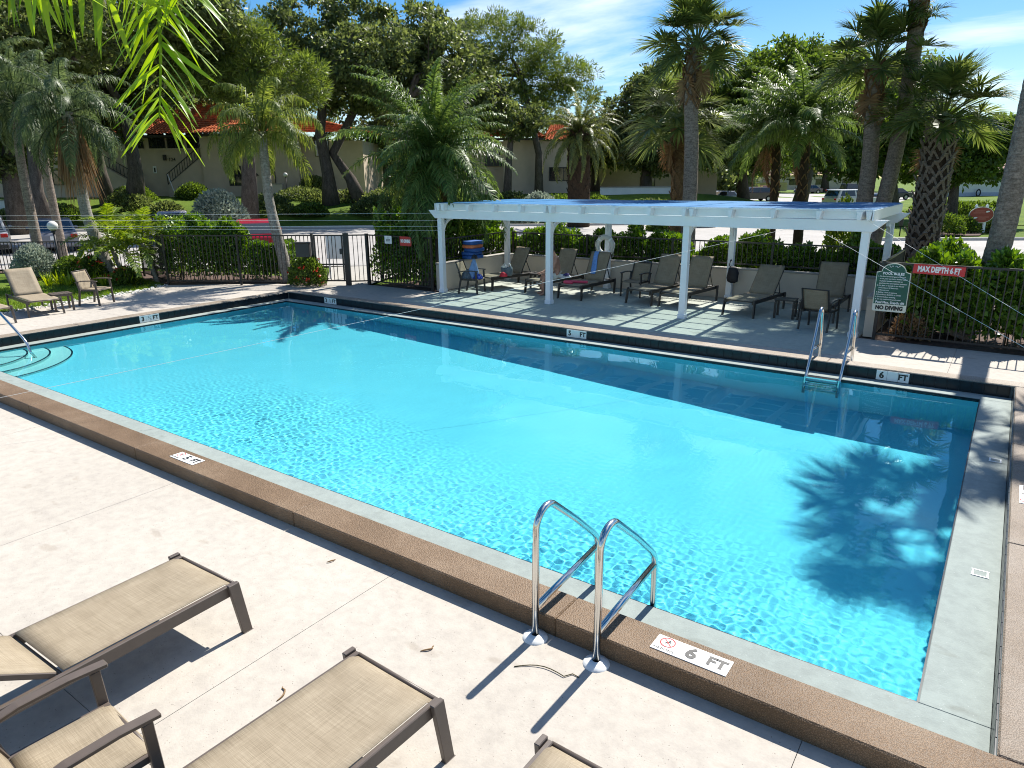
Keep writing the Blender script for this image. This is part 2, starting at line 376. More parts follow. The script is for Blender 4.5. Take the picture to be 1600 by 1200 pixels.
sheet('road', gp([(-500, 25.5), (1390, 26), (1900, 26.6), (1900, 33), (1388, 34), (1388, 70), (1450, 130), (1080, 130), (1062, 62), (1010, 47.2), (530, 47.2), (200, 46), (-500, 45)]), -.02, M['asphalt'])
mb = MB()
for a, b in zip([(-500, 45), (200, 46), (530, 47.2)], [(200, 46), (530, 47.2), (1010, 47.2)]):
    mb.bar(ground_at(*a, z=.05), ground_at(*b, z=.05), .16, .14)
for a, b in zip([(1900, 33), (1388, 34)], [(1388, 34), (1388, 70)]):
    mb.bar(ground_at(*a, z=.05), ground_at(*b, z=.05), .16, .14)
tag(mb.build('kerb', M['kerb']), kind='structure')
sheet('path', gp([(494, 19.6), (552, 20.2), (600, 22.5), (720, 23.6), (730, 25.6), (560, 25.6), (505, 25.4)]), -.012, M['walk'])
# planting beds behind the fence
sheet('planting_bed', gp([(180, 19.4), (275, 19.9), (495, 20.3), (498, 22.4), (300, 24.6), (60, 25.2), (-200, 25.2), (-200, 21.2), (60, 21.6)]), -.03, M['mulch'])
sheet('planting_bed', [(-15.4, 14.5), (-12.8, 14.55), (-12.8, 18), (-2.2, 18), (-2.2, 14.65), (9, 14.7), (12, 19), (-2, 21.4), (-13.5, 21.8)], -.026, M['mulch'])
sheet('planting_bed', gp([(1470, 36.5), (1545, 36.5), (1560, 41.5), (1440, 41.5)]), -.02, M['mulch'])
# small lawn left of the pool
LAWN = [(-20.75, 11.05), (-20.25, 10.3), (-19.75, 7.6), (-19.4, 5.5), (-19.3, 0), (-30, 0), (-30, 9), (-23.3, 11.6)]
sheet('lawn', LAWN, -.012, M['lawn'])
n = 26000
P = np.stack([RNG.uniform(-24.5, -19.3, n), RNG.uniform(4.5, 11.4, n)], 1)
edge = np.interp(P[:, 1], [0, 5.5, 7.6, 10.3, 11.05], [-19.3, -19.4, -19.75, -20.25, -20.75])
P = P[(P[:, 0] < edge-.03) & (P[:, 1] < 11.1+(-20.7-P[:, 0])*.2)]; n = len(P)
a = RNG.uniform(0, 2*np.pi, n); hh = RNG.uniform(.03, .075, n); wv = .006
dx, dy = np.cos(a)*wv, np.sin(a)*wv; lx, ly = RNG.normal(0, .025, (2, n))
V = np.stack([np.stack([P[:, 0]-dx, P[:, 1]-dy, np.full(n, -.012)], 1), np.stack([P[:, 0]+dx, P[:, 1]+dy, np.full(n, -.012)], 1),
              np.stack([P[:, 0]+lx, P[:, 1]+ly, hh], 1)], 1)
tag(link('grass', np_mesh('grass', V, np.arange(3*n).reshape(n, 3), M['blade'])), 'short green grass on the small lawn beside the left loungers', 'grass', kind='stuff')
# border of white stones along that lawn
mb = MB()
for i in range(430):
    y = random.uniform(5.2, 11.1); x = np.interp(y, [5.5, 7.6, 10.3, 11.05], [-19.4, -19.75, -20.25, -20.75])+random.gauss(-.06, .12)
    s = random.uniform(.015, .045); q = Matrix.Rotation(random.uniform(0, 6), 3, 'Z')
    o = bmesh.new(); bmesh.ops.create_icosphere(o, subdivisions=1, radius=s)
    for v in o.verts: v.co = q @ Vector((v.co.x*random.uniform(.8, 1.3), v.co.y*.9, v.co.z*.6))+Vector((x, y, s*.25))
    o.verts.ensure_lookup_table(); mb.add([v.co for v in o.verts], [[v.index for v in f.verts] for f in o.faces]); o.free()
tag(mb.build('border_stones', M['stone']), 'row of small white stones edging the left lawn', 'stones', kind='stuff')

# ---- deck, cut into slabs with open joints
DECK = [(-19.3, -7), (-19.4, 5.5), (-19.75, 7.6), (-20.25, 10.3), (-20.75, 11.1), (-18.15, 13.05), (-16.76, 13.5), (-15.9, 14.03), (-15.5, 14.45),
        (-12.75, 14.47), (-12.75, 17.7), (-2.15, 17.7), (-2.15, 14.52), (9, 14.52), (9, -7)]
def clip_half(poly, ax, v, keep_less):
    out = []
    for i in range(len(poly)):
        a, b = poly[i], poly[(i+1) % len(poly)]
        ia = (a[ax] <= v) == keep_less or abs(a[ax]-v) < 1e-9; ib = (b[ax] <= v) == keep_less or abs(b[ax]-v) < 1e-9
        if ia: out.append(a)
        if ia != ib:
            t = (v-a[ax])/(b[ax]-a[ax]); out.append((a[0]+(b[0]-a[0])*t, a[1]+(b[1]-a[1])*t))
    return out
def clip_rect(poly, x0, x1, y0, y1):
    for ax, v, k in ((0, x0, False), (0, x1, True), (1, y0, False), (1, y1, True)):
        poly = clip_half(poly, ax, v, k)
        if len(poly) < 3: return []
    o = []
    for p in poly:
        if not o or abs(p[0]-o[-1][0])+abs(p[1]-o[-1][1]) > 1e-5: o.append(p)
    if len(o) > 2 and abs(o[0][0]-o[-1][0])+abs(o[0][1]-o[-1][1]) < 1e-5: o.pop()
    area = sum(o[i][0]*o[(i+1) % len(o)][1]-o[(i+1) % len(o)][0]*o[i][1] for i in range(len(o)))/2 if len(o) > 2 else 0
    return o if abs(area) > .02 else []
deck = tag(thing('pool_deck', None, None), kind='structure')
mb = MB()
for x0, x1, y0, y1 in ((-19.3, 9, -7, CY0), (CX1, 9, CY0, 14.4)): mb.add([(x0, y0, -.02), (x1, y0, -.02), (x1, y1, -.02), (x0, y1, -.02)], [(0, 1, 2, 3)])
tag(mb.build('joint_bed', M['joint'], deck), kind='structure')
xs_s = [-20.8, -17.9, -16.0, -12.9, -9.85, -6.72, -3.6, -.52, CX1, 3.7, 6.8, 9]; ys_s = [-7, -4.2, -1.4, 1.31, 3.47, 7.8, 12.0, 17.8]
gpj = .002
for i in range(len(xs_s)-1):
    for j in range(len(ys_s)-1):
        x0, x1, y0, y1 = xs_s[i], xs_s[i+1], ys_s[j], ys_s[j+1]
        if x0 > -16.1 and x1 < CX1+.1 and 3.4 < y0 < 11.9: continue
        g0 = 0 if y0 in (3.47, 12.0) else gpj
        pl = clip_rect(DECK, x0+gpj, x1-gpj, y0+g0, y1-(0 if y1 in (3.47, 12.0) else gpj))
        if not pl: continue
        a = sum(pl[k][0]*pl[(k+1) % len(pl)][1]-pl[(k+1) % len(pl)][0]*pl[k][1] for k in range(len(pl)))
        if a < 0: pl = pl[::-1]
        mb = MB(); mb.prism(pl, -.06, 0); mb.build('deck_slab', M['deck'], deck)
mb = MB(); mb.box((-7.45, 15.25, -.023), (10.5, 4.85, .056)); tag(mb.build('patio_floor', M['pergola_floor']), kind='structure')

# ================================================================== pool
pool = tag(thing('swimming_pool', None, None), kind='structure')
def depth(x): return np.interp(x, [PX0, -13.5, -7.5, -2.6, PX1], [-.80, -.88, -1.22, -1.53, -1.58])
mb = MB()
xs = np.linspace(PX0, PX1, 40)
WB = -.17
vf = [(x, y, depth(x)) for y in (PY0, PY1) for x in xs]; n = len(xs)
mb.add(vf, [(i, i+1, n+i+1, n+i) for i in range(n-1)])
for y in (PY0, PY1):
    mb.add([(x, y, depth(x)) for x in xs]+[(x, y, WB) for x in xs], [(i, i+1, n+i+1, n+i) for i in range(n-1)])
for x in (PX0, PX1):
    mb.add([(x, PY0, depth(x)), (x, PY1, depth(x)), (x, PY1, WB), (x, PY0, WB)], [(0, 1, 2, 3)])
basin = mb.build('basin', M['plaster'], pool); basin.cycles.is_caustics_receiver = True
bm = bmesh.new(); bm.from_mesh(basin.data); bmesh.ops.remove_doubles(bm, verts=bm.verts, dist=1e-4); bmesh.ops.recalc_face_normals(bm, faces=bm.faces)
bm.to_mesh(basin.data); bm.free()
mb = MB()      # waterline tile course
t = .012
mb.box(((PX0+PX1)/2, PY0-.006, (WB+LEDGE_Z)/2-.003), (PX1-PX0+.02, t, LEDGE_Z-WB-.006)); mb.box(((PX0+PX1)/2, PY1+.006, (WB+LEDGE_Z)/2-.003), (PX1-PX0+.02, t, LEDGE_Z-WB-.006))
for x in (PX0-.006, PX1+.006): mb.box((x, (PY0+PY1)/2, (WB+LEDGE_Z)/2-.003), (t, PY1-PY0-.002, LEDGE_Z-WB-.006))
mb.build('waterline_course', M['tile'], pool).cycles.is_caustics_receiver = True
def slab(name, x0, x1, y0, y1, z0, z1, mat, bevel=0):
    mb = MB(); mb.box(((x0+x1)/2, (y0+y1)/2, (z0+z1)/2), (x1-x0, y1-y0, z1-z0)); return mb.build(name, mat, pool, bevel=bevel)
slab('ledge', LX0, LX1, LY0, PY0-.012, -.25, LEDGE_Z, M['ledge'], .004)
slab('ledge', LX0, LX1, PY1+.012, LY1, -.25, LEDGE_Z, M['ledge'], .004)
slab('ledge', LX0, PX0-.012, PY0-.011, PY1+.011, -.25, LEDGE_Z, M['ledge'], .004)
slab('ledge', PX1+.012, LX1, PY0-.011, PY1+.011, -.25, LEDGE_Z, M['ledge'], .004)
# retaining strip behind the wall tiles and coping stones
for k in range(6):
    a = CX0+(CX1-CX0)*k/6; b = CX0+(CX1-CX0)*(k+1)/6
    slab('coping_stone', a+.0008, b-.0008, CY0, LY0, -.30, COP_Z, M['coping'], .011)
    slab('coping_stone', a+.0008, b-.0008, LY1+.013, CY1, -.30, COP_Z, M['coping_pale'], .011)
for k in range(3):
    a = LY0+(LY1-LY0)*k/3; b = LY0+(LY1-LY0)*(k+1)/3
    slab('coping_stone', CX0, LX0-.013, a+.0008, b-.0008, -.30, COP_Z, M['coping_pale'], .011)
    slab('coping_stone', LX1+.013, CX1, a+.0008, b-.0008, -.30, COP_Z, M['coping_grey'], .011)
tw = .152
mb = MB(); mb.box((0, 0, 0), (tw-.004, .012, .158)); t0 = mb.build('wall_tile', M['tile'], pool, bevel=.002); first = True
def tile_at(x, y, rz):
    global first
    o = t0 if first else t0.copy()
    if not first: C.objects.link(o); o.parent = pool
    first = False
    o.location = (x, y, .041+random.uniform(-.0008, .0008)); o.rotation_euler = (random.gauss(0, .006), 0, rz+random.gauss(0, .004))
for k in range(105): tile_at(LX0+.03+tw*(k+.5), LY1+.0065, 0)
for k in range(52): tile_at(LX0-.0065, LY0+.01+tw*(k+.5), math.pi/2); tile_at(LX1+.0065, LY0+.01+tw*(k+.5), -math.pi/2)
mb = MB()
mb.box(((LX0+LX1)/2, LY1+.0115, .045), (LX1-LX0, .003, .17)); mb.box((LX0-.0115, (LY0+LY1)/2, .045), (.003, LY1-LY0, .17)); mb.box((LX1+.0115, (LY0+LY1)/2, .045), (.003, LY1-LY0, .17))
mb.build('tile_grout', M['grout'], pool)
# curved entry steps in the near left corner
for r, z in ((1.02, -.30), (1.38, -.50), (1.74, -.70)):
    mb = MB(); mb.lathe([(0, z), (r-.03, z), (r-.004, z-.01)], 40, (PX0+.001, PY0+.001, 0), a0=0, a1=math.pi/2); mb.lathe([(r-.004, z-.026), (r-.004, -.9)], 40, (PX0+.001, PY0+.001, 0), a0=0, a1=math.pi/2)
    o = mb.build('entry_step', M['step'], pool); o.cycles.is_caustics_receiver = True
    mb = MB(); mb.lathe([(r-.03, z+.003), (r, z+.003), (r, z-.03), (r-.02, z-.03)], 40, (PX0+.001, PY0+.001, 0), a0=0, a1=math.pi/2)
    mb.build('step_edge', M['tile_edge'], o).cycles.is_caustics_receiver = True

# water: rippled surface, real refraction, tinted by depth
wm = bpy.data.materials.new('pool_water'); wm.use_nodes = True; nt = wm.node_tree; nt.nodes.clear()
out = nt.nodes.new('ShaderNodeOutputMaterial'); gl = nt.nodes.new('ShaderNodeBsdfGlass'); gl.inputs['IOR'].default_value = 1.36; gl.inputs['Roughness'].default_value = 0
gl.inputs['Color'].default_value = (.63, .97, 1, 1); nt.links.new(gl.outputs[0], out.inputs['Surface'])
gx = np.concatenate([np.linspace(PX0, -12, 110)[:-1], np.linspace(-12, PX1, 760)]); gy = np.concatenate([np.linspace(PY0, 7.6, 212)[:-1], np.linspace(7.6, PY1, 90)]); nx, ny = len(gx), len(gy); X, Y = np.meshgrid(gx, gy)
rg = np.random.default_rng(5); Z1 = np.zeros_like(X); Z2 = np.zeros_like(X)
for k in range(70):
    lam = rg.uniform(.05, .12); th = rg.normal(.9, .9); Z1 += .00017*(lam/.08)**1.25*np.sin(2*np.pi/lam*(X*np.cos(th)+Y*np.sin(th))+rg.uniform(0, 7))
for k in range(40):
    lam = rg.uniform(.35, 1.6); th = rg.uniform(0, 6.28); Z2 += .00030*lam**1.25*np.sin(2*np.pi/lam*(X*np.cos(th)+Y*np.sin(th))+rg.uniform(0, 7))
A = .06+.94*smooth01(8.2, 5.3, Y+.35*np.sin(X*.9)+.10*(X+6))*smooth01(-14, -6, X)
A *= .66+.16*np.sin(X*1.1+1.3*np.sin(Y*.8))*np.sin(Y*1.3+.7*np.sin(X))
Z = WATER_Z+Z1*.44*A+Z2*(.45+.55*A)
idx = np.arange(nx*ny).reshape(ny, nx)
F = np.stack([idx[:-1, :-1], idx[:-1, 1:], idx[1:, 1:], idx[1:, :-1]], -1).reshape(-1, 4)
water = tag(link('pool_water', np_mesh('pool_water', np.stack([X, Y, Z], -1), F, wm, True)), kind='structure'); water.cycles.is_caustics_caster = True

# ---- depth markers
RUST = {}
def no_dive(parent, loc, rot, s):
    mb = MB(); mb.lathe([(s*.42, 0), (s*.5, 0), (s*.5, .001), (s*.42, .001), (s*.42, 0)], 28); mb.bar((-.3*s, .3*s, .0006), (.3*s, -.3*s, .0006), .07*s, .001)
    o = mb.build('prohibition_ring', M['red_print'], parent, loc); o.rotation_euler = rot
    mb = MB(); mb.lathe([(0, .001), (s*.075, .001), (s*.075, 0)], 10, (.1*s, .17*s, 0)); mb.bar((.05*s, .1*s, .0005), (-.16*s, -.18*s, .0005), .09*s, .0008); mb.bar((-.1*s, -.05*s, .0005), (.16*s, -.1*s, .0005), .06*s, .0008); mb.bar((-.02*s, .06*s, .0005), (.22*s, .02*s, .0005), .05*s, .0008)
    o = mb.build('diver_figure', M['black_print'], parent, loc); o.rotation_euler = rot
def flat_marker(loc, rz, num, w, label, nodive=True, sc=1.0):
    t = thing('depth_marker', label, 'depth marker', loc, rz, 'depth markers round the pool')
    h = .155*sc; n = 3 if num in ('6', '5') and nodive else 2
    tiles = 3; wt = w/tiles
    for k in range(tiles):
        mb = MB(); mb.box(((k-1)*wt, 0, .003), (wt-.002, h, .006)); mb.build('tile', M['white_plate'], t, bevel=.001)
    no_dive(t, (-wt, .022*sc, .0065), (0, 0, 0), .1*sc)
    text('NO DIVING', .026*sc, M['black_print'], t, (-wt, -.055*sc, .0075), (0, 0, 0), .0005)
    text(num, .14*sc, M['black_print'], t, (-.0, 0, .0075), (0, 0, 0), .0008, bold=.04)
    text('FT', .115*sc, M['black_print'], t, (wt, 0, .0075), (0, 0, 0), .0008, bold=.04)
    return t
flat_marker((-1.235, 3.635, COP_Z), 0, '6', .49, 'white 6 FT no diving tiles on the near coping beside the ladder')
flat_marker((-6.89, 3.635, COP_Z), 0, '5', .44, 'small white 5 FT no diving tiles on the left half of the near coping', sc=.95)
flat_marker((.49, 7.55, COP_Z), math.pi/2, '6', .46, 'white 6 FT no diving tiles on the right hand coping', sc=.95)
def wall_marker(loc, rz, num, label, frac=None):
    t = thing('depth_marker', label, 'depth marker', loc, rz, 'depth markers round the pool')
    for k in range(3): mb = MB(); mb.box(((k-1)*.15, 0, 0), (.147, .008, .15)); mb.build('tile', M['white_plate'], t, bevel=.001)
    up = (math.pi/2, 0, 0)
    text(num, .135, M['black_print'], t, (-.15, -.0055, 0), up, .0006, bold=.04)
    if frac:
        text('1', .06, M['black_print'], t, (-.025, -.0055, .03), up, .0006); text('2', .06, M['black_print'], t, (.025, -.0055, -.03), up, .0006)
        mb = MB(); mb.bar((-.03, -.005, -.03), (.03, -.005, .04), .008, .001); mb.build('fraction_bar', M['black_print'], t)
    text('FT', .12, M['black_print'], t, (.14, -.0055, 0), up, .0006, bold=.04); return t
wall_marker((-6.75, LY1-.008, .045), 0, '5', 'white 5 FT tiles in the dark far wall opposite the middle posts')
wall_marker((-1.18, LY1-.008, .045), 0, '6', 'white 6 FT tiles in the dark far wall right of the ladder')
wall_marker((-14.0, LY1-.008, .045), 0, '3', 'white 3 1/2 FT tiles near the left end of the far pool wall', True)
wall_marker((LX0+.008, 7.9, .045), math.pi/2, '3', 'white 3 1/2 FT tiles in the short left pool wall', True)
for x, y, l in ((.2, 6.1, 'small white square plate set in the right ledge nearer the camera'), (.22, 8.9, 'small white square plate set in the right ledge farther back')):
    t = thing('ledge_plate', l, 'drain plate', (x, y, LEDGE_Z), 0, 'plates set in the right ledge')
    mb = MB(); mb.box((0, 0, .002), (.09, .09, .004)); mb.build('plate', M['ledge'], t)
    mb = MB(); [mb.box(c, s) for c, s in (((0, .05, .003), (.12, .012, .006)), ((0, -.05, .003), (.12, .012, .006)), ((.05, 0, .003), (.012, .088, .006)), ((-.05, 0, .003), (.012, .088, .006)))]; mb.build('rim', M['white_plate'], t)

# ---- ladders and rail
def arc(c, r, a0, a1, n, ax=0):
    return [(ax, c[0]+r*math.cos(a0+(a1-a0)*k/n), c[1]+r*math.sin(a0+(a1-a0)*k/n)) for k in range(n+1)]
def near_rail(x, par):
    pts = [(x, 3.385, .0), (x, 3.39, .45), (x, 3.395, .74)]+arc((3.53, .80), .135, math.pi*.95, math.pi*.33, 9, x)
    pts += [(x, 3.9, .68), (x, 4.16, .455)]+[(x, 4.215, .40), (x, 4.245, .34), (x, 4.255, .26), (x, 4.262, 0), (x, 4.29, -.9)]
    mb = MB(); mb.tube(pts, .0245, 14); mb.build('rail', M['steel'], par)
    mb = MB(); mb.tube([(x, 3.395, .235), (x, 4.255, .30)], .0235, 12); mb.build('brace', M['steel'], par)
    mb = MB(); mb.lathe([(.026, .03), (.045, .026), (.082, .012), (.088, 0)], 24, (x, 3.385, 0)); mb.build('escutcheon', M['white_plate'], par)
lad = thing('pool_ladder', 'polished steel ladder rails rising from the near deck beside the 6 FT tiles', 'ladder', (0, 0, 0), 0, 'pool ladders')
for x in (-2.235, -1.765): near_rail(x, lad)
for z in (-.30, -.56, -.82):
    mb = MB(); mb.box((-2.0, 4.285, z), (.42, .075, .03)); mb.build('tread', M['steel'], lad, bevel=.004)
lad = thing('pool_ladder', 'steel ladder on the far pool edge in front of the armchair', 'ladder', (0, 0, 0), 0, 'pool ladders')
for x in (-2.36, -1.86):
    pts = [(x, 12.26, 0), (x, 12.2, .5), (x, 12.11, .80)]+arc((12.0, .83), .11, 0.1, math.pi*.85, 8, x)+[(x, 11.72, .48), (x, 11.48, .08), (x, 11.39, -.08), (x, 11.34, -.35), (x, 11.33, -.95)]
    mb = MB(); mb.tube(pts, .0245, 12); mb.build('rail', M['steel'], lad)
    mb = MB(); mb.tube([(x, 12.2, .30), (x, 11.66, .32)], .02, 10); mb.build('brace', M['steel'], lad)
    mb = MB(); mb.lathe([(.026, .03), (.06, .02), (.08, 0)], 20, (x, 12.26, 0)); mb.build('escutcheon', M['white_plate'], lad)
for z in (-.05, -.28, -.52, -.76):
    mb = MB(); mb.box((-2.11, 11.33, z), (.46, .08, .03)); mb.build('tread', M['steel'], lad, bevel=.004)
hr = thing('hand_rail', 'sloping steel hand rail over the curved pool steps', 'hand rail', (0, 0, 0))
p0 = Vector((-15.95, 5.02, .82)); p1 = Vector((-14.98, 5.13, .18)); p2 = Vector((-14.62, 5.17, -.70))
mb = MB(); mb.tube([(-16.3, 5.0, 0), (-16.28, 5.0, .6), (-16.22, 5.0, .78), (-16.08, 5.0, .85), p0, p1, p1+Vector((.09, .01, -.09)), p1+Vector((.13, .015, -.2)), p2], .025, 12); mb.build('rail', M['steel'], hr)
mb = MB(); mb.lathe([(.026, .03), (.06, .02), (.08, 0)], 20, (-16.3, 5.0, 0)); mb.build('escutcheon', M['white_plate'], hr)
# ================================================================== pergola
def panel_mat():
    m, nt, b = nodes('blue_translucent_sheet')
    b.inputs['Base Color'].default_value = (.02, .17, .50, 1); b.inputs['Roughness'].default_value = .5; b.inputs['Specular IOR Level'].default_value = .2
    n = tex(nt, 'Noise', 1.2, 'Object', 3); nt.links.new(ramp(nt, n.outputs['Fac'], [(.3, (.012, .11, .28)), (.7, (.05, .22, .44))]), b.inputs['Base Color'])
    tr = nt.nodes.new('ShaderNodeBsdfTransparent'); tr.inputs['Color'].default_value = (.86, .93, .93, 1)
    ms = nt.nodes.new('ShaderNodeMixShader'); lw = nt.nodes.new('ShaderNodeLayerWeight'); lw.inputs['Blend'].default_value = .5
    nt.links.new(ramp(nt, lw.outputs['Facing'], [(.2, (.09, .09, .09)), (.95, (.88, .88, .88))]), ms.inputs[0])
    nt.links.new(tr.outputs[0], ms.inputs[1]); nt.links.new(b.outputs[0], ms.inputs[2]); nt.links.new(ms.outputs[0], nt.nodes['Material Output'].inputs[0]); return m
M['panel'] = panel_mat()
pg = thing('pergola', 'white pergola with blue sheet roof along the far side of the pool', 'pergola', (0, 0, 0))
PXS = [-12.66, -9.2, -5.72, -2.25]; FY, BY = 14.55, 17.6
for y in (FY, BY):
    for x in PXS:
        mb = MB(); mb.box((x, y, 1.0), (.14, .14, 2.0)); po = mb.build('post', M['white'], pg, bevel=.006)
        mb = MB(); mb.box((x, y, .05), (.17, .17, .1)); mb.build('post_base', M['white'], po, bevel=.006)
    # beam with pointed tails
    prof = [(-13.0, 2.21), (-12.78, 2.0), (-2.13, 2.0), (-1.9, 2.21)]
    for dy in (-.085, .085):
        mb = MB(); mb.prism(prof, y+dy-.02, y+dy+.02, Matrix(((1, 0, 0, 0), (0, 0, 1, 0), (0, 1, 0, 0), (0, 0, 0, 1)))); mb.build('beam', M['white'], pg, bevel=.004)
    sg_ = 1 if y == FY else -1
    for x in PXS:       # curved braces run across the roof, from post to rafter
        mb = MB(); pts = [Vector((x, y+sg_*(.07+.40*(1-math.cos(a))), 1.58+.40*math.sin(a))) for a in np.linspace(0, math.pi/2, 7)]
        for a, b in zip(pts, pts[1:]): mb.bar(a, b, .07, .06, (1, 0, 0))
        mb.build('brace', M['white'], pg)
# wedge shaped rafters, doubled at the posts
rx = [-12.52, -12.36, -11.52, -10.71, -9.90, -9.18, -9.02, -8.22, -7.37, -6.5, -5.72, -5.55, -4.74, -3.9, -3.06, -2.36, -2.2]
for x in rx:
    cs = [(-.028, 2.212), (.028, 2.212), (.055, 2.375), (-.055, 2.375)]
    mb = MB(); vs = [(x+dx, y, z) for y in (14.27, 17.9) for dx, z in cs]
    mb.add(vs, [(0, 1, 2, 3), (7, 6, 5, 4), (0, 4, 5, 1), (1, 5, 6, 2), (2, 6, 7, 3), (3, 7, 4, 0)]); mb.build('rafter', M['white'], pg, bevel=.004)
for y in (14.47, 17.76):      # fascia boards set between the rafter ends
    for a, b in zip(rx, rx[1:]):
        if b-a > .3:
            mb = MB(); mb.add([(a+.032, y-.012, 2.22), (b-.032, y-.012, 2.22), (b-.056, y-.012, 2.368), (a+.056, y-.012, 2.368), (a+.032, y+.012, 2.22), (b-.032, y+.012, 2.22), (b-.056, y+.012, 2.368), (a+.056, y+.012, 2.368)],
                [(0, 1, 2, 3), (7, 6, 5, 4), (0, 4, 5, 1), (1, 5, 6, 2), (2, 6, 7, 3), (3, 7, 4, 0)]); mb.build('fascia', M['white'], pg)
for x in (rx[0]-.075, rx[-1]+.075):
    mb = MB(); mb.box((x, 16.085, 2.30), (.03, 3.66, .19)); mb.build('side_fascia', M['white'], pg, bevel=.004)
for y in (14.30, 14.95, 15.55, 16.15, 16.75, 17.35, 17.87):
    mb = MB(); mb.box((-7.36, y, 2.388), (10.44, .045, .022)); mb.build('lath', M['white'], pg, bevel=.003)
cols = [-12.60]+[x for x in (-11.52, -10.71, -9.90, -9.10, -8.22, -7.37, -6.5, -5.63, -4.74, -3.9, -3.06)]+[-2.12]
for k, (a, b) in enumerate(zip(cols, cols[1:])):
    z = 2.405+(k % 2)*.007; mb = MB(); mb.box(((a+b)/2, 16.08, z), (b-a+.05, 3.66, .006))
    mb.build('roof_sheet', M['panel'], pg)

# ---- low walls with fence on top
def wall(label, a, b, h, wd, mat):
    t = thing('low_wall', label, 'wall', (0, 0, 0)); a, b = Vector(a), Vector(b)
    mb = MB(); mb.bar(a+Vector((0, 0, h/2)), b+Vector((0, 0, h/2)), wd, h); mb.build('wall_body', mat, t)
    mb = MB(); d = (b-a).normalized()*.02; mb.bar(a-d+Vector((0, 0, h+.022)), b+d+Vector((0, 0, h+.022)), wd+.05, .04); mb.build('wall_cap', M['walk'], t, bevel=.006); return t
wall('low tan wall along the back of the pergola behind the loungers', (-12.72, 17.80, 0), (-2.3, 17.80, 0), .74, .16, M['tanwall'])
wall('low tan wall at the left end of the pergola beside the draped chair', (-12.88, 14.62, 0), (-12.88, 17.9, 0), .74, .16, M['tanwall'])
wall('low wall end behind the right front pergola post', (-2.02, 14.72, 0), (-2.02, 17.9, 0), .74, .16, M['tanwall'])

pick_me = {}
def fence(label, a, b, z0=.0, h=1.47, post=2.4, sp=.118, ends=(True, True), bot=.12, cat='fence', name='pool_fence', w=.018):
    t = thing(name, label, cat, (a[0], a[1], z0), 0); a = Vector((a[0], a[1], 0)); b = Vector((b[0], b[1], 0)); L = (b-a).length
    t.rotation_euler = (0, 0, math.atan2(b.y-a.y, b.x-a.x))
    for z in (h-.02, bot):
        mb = MB(); mb.box((L/2, 0, z), (L, .032, .036)); mb.build('rail', M['fence'], t)
    np_ = max(1, round(L/post))
    for k in range(np_+1):
        if (k == 0 and not ends[0]) or (k == np_ and not ends[1]): continue
        mb = MB(); mb.box((L*k/np_, 0, (h+.02)/2), (.055, .055, h+.02)); mb.build('post', M['fence'], t)
    key = (round(h, 2), bot, w)
    n = int(L/sp)
    for k in range(1, n):
        x = k*L/n
        if key not in pick_me:
            mb = MB(); mb.box((0, 0, (bot+h-.03)/2), (w, w, h-.03-bot)); o = mb.build('picket', M['fence'], t); pick_me[key] = o
        else:
            o = pick_me[key].copy(); C.objects.link(o); o.parent = t
        o.location = (x, 0, 0)
    return t
KL = ground_at(-60, 23.4); KM = ground_at(203, 23.2); K1 = (-20.75, 11.2); G0 = (-16.78, 13.52); G1 = (-15.92, 14.05)
fence('black picket fence at the far left behind the bromeliads', KL, KM, h=1.16)
fence('black picket fence running away behind the small palm', KM, K1, h=1.45, ends=(False, False))
fence('black picket fence in front of the hedge, left of the gate', K1, G0, h=1.48)
fence('short black fence between the gate and the hedge corner', (-15.86, 14.1), (-15.5, 14.44), h=1.48, ends=(False, True), post=.6)
fence('black picket fence carrying the red NO DIVING sign', (-15.46, 14.46), (-12.98, 14.47), h=1.48)
fence('black picket fence on the wall behind the loungers', (-12.7, 17.98), (-2.2, 17.98), z0=.8, h=.62, bot=.06, sp=.125, w=.016)
fence('black picket fence on the left end wall of the pergola', (-13.0, 14.72), (-13.0, 17.98), z0=.8, h=.62, bot=.06, sp=.125, w=.016)
fence('black picket fence on the right end wall of the pergola', (-1.95, 14.72), (-1.95, 17.9), z0=.8, h=.62, bot=.06, sp=.125, w=.016)
fence('black picket fence carrying the green pool rules sign', (-1.88, 14.52), (8.2, 14.5), h=1.47)
# gate
gt = thing('pool_gate', 'black metal pool gate between the two hedges', 'gate', (G0[0], G0[1], 0), math.atan2(G1[1]-G0[1], G1[0]-G0[0]))
GL = math.hypot(G1[0]-G0[0], G1[1]-G0[1])
for x, wd in ((.0, .065), (GL, .16)): mb = MB(); mb.box((x, 0, .76), (wd, .065, 1.52)); mb.build('gate_post', M['fence'], gt)
for z in (1.46, .14, .62): mb = MB(); mb.box((GL/2, 0, z), (GL-.1, .03, .04)); mb.build('gate_rail', M['fence'], gt)
for x in (.07, GL-.12): mb = MB(); mb.box((x, 0, .8), (.04, .036, 1.36)); mb.build('gate_stile', M['fence'], gt)
for k in range(6): mb = MB(); mb.box((.17+k*.105, 0, .8), (.018, .018, 1.30)); mb.build('picket', M['fence'], gt)
mb = MB(); mb.box((GL-.14, -.05, 1.0), (.1, .05, .16)); mb.build('latch', M['fence'], gt, bevel=.006)
bx = thing('mail_box', 'dark box hanging on the fence left of the gate', 'box', ground_at(464, 19.6)+Vector((0, 0, .95)), gt.rotation_euler.z)
mb = MB(); mb.box((0, .0, .2), (.40, .16, .38)); mb.build('box_body', M['darktrim'], bx, bevel=.01)
mb = MB(); mb.box((0, -.01, .405), (.44, .2, .03)); mb.build('lid', M['darktrim'], bx, bevel=.006)
bp = thing('notice_board', 'white panel standing behind the gate pickets', 'panel', ground_at(517, 22.3), .65)
mb = MB(); mb.box((0, 0, .98), (.62, .05, .75)); mb.build('board', M['white'], bp, bevel=.01)
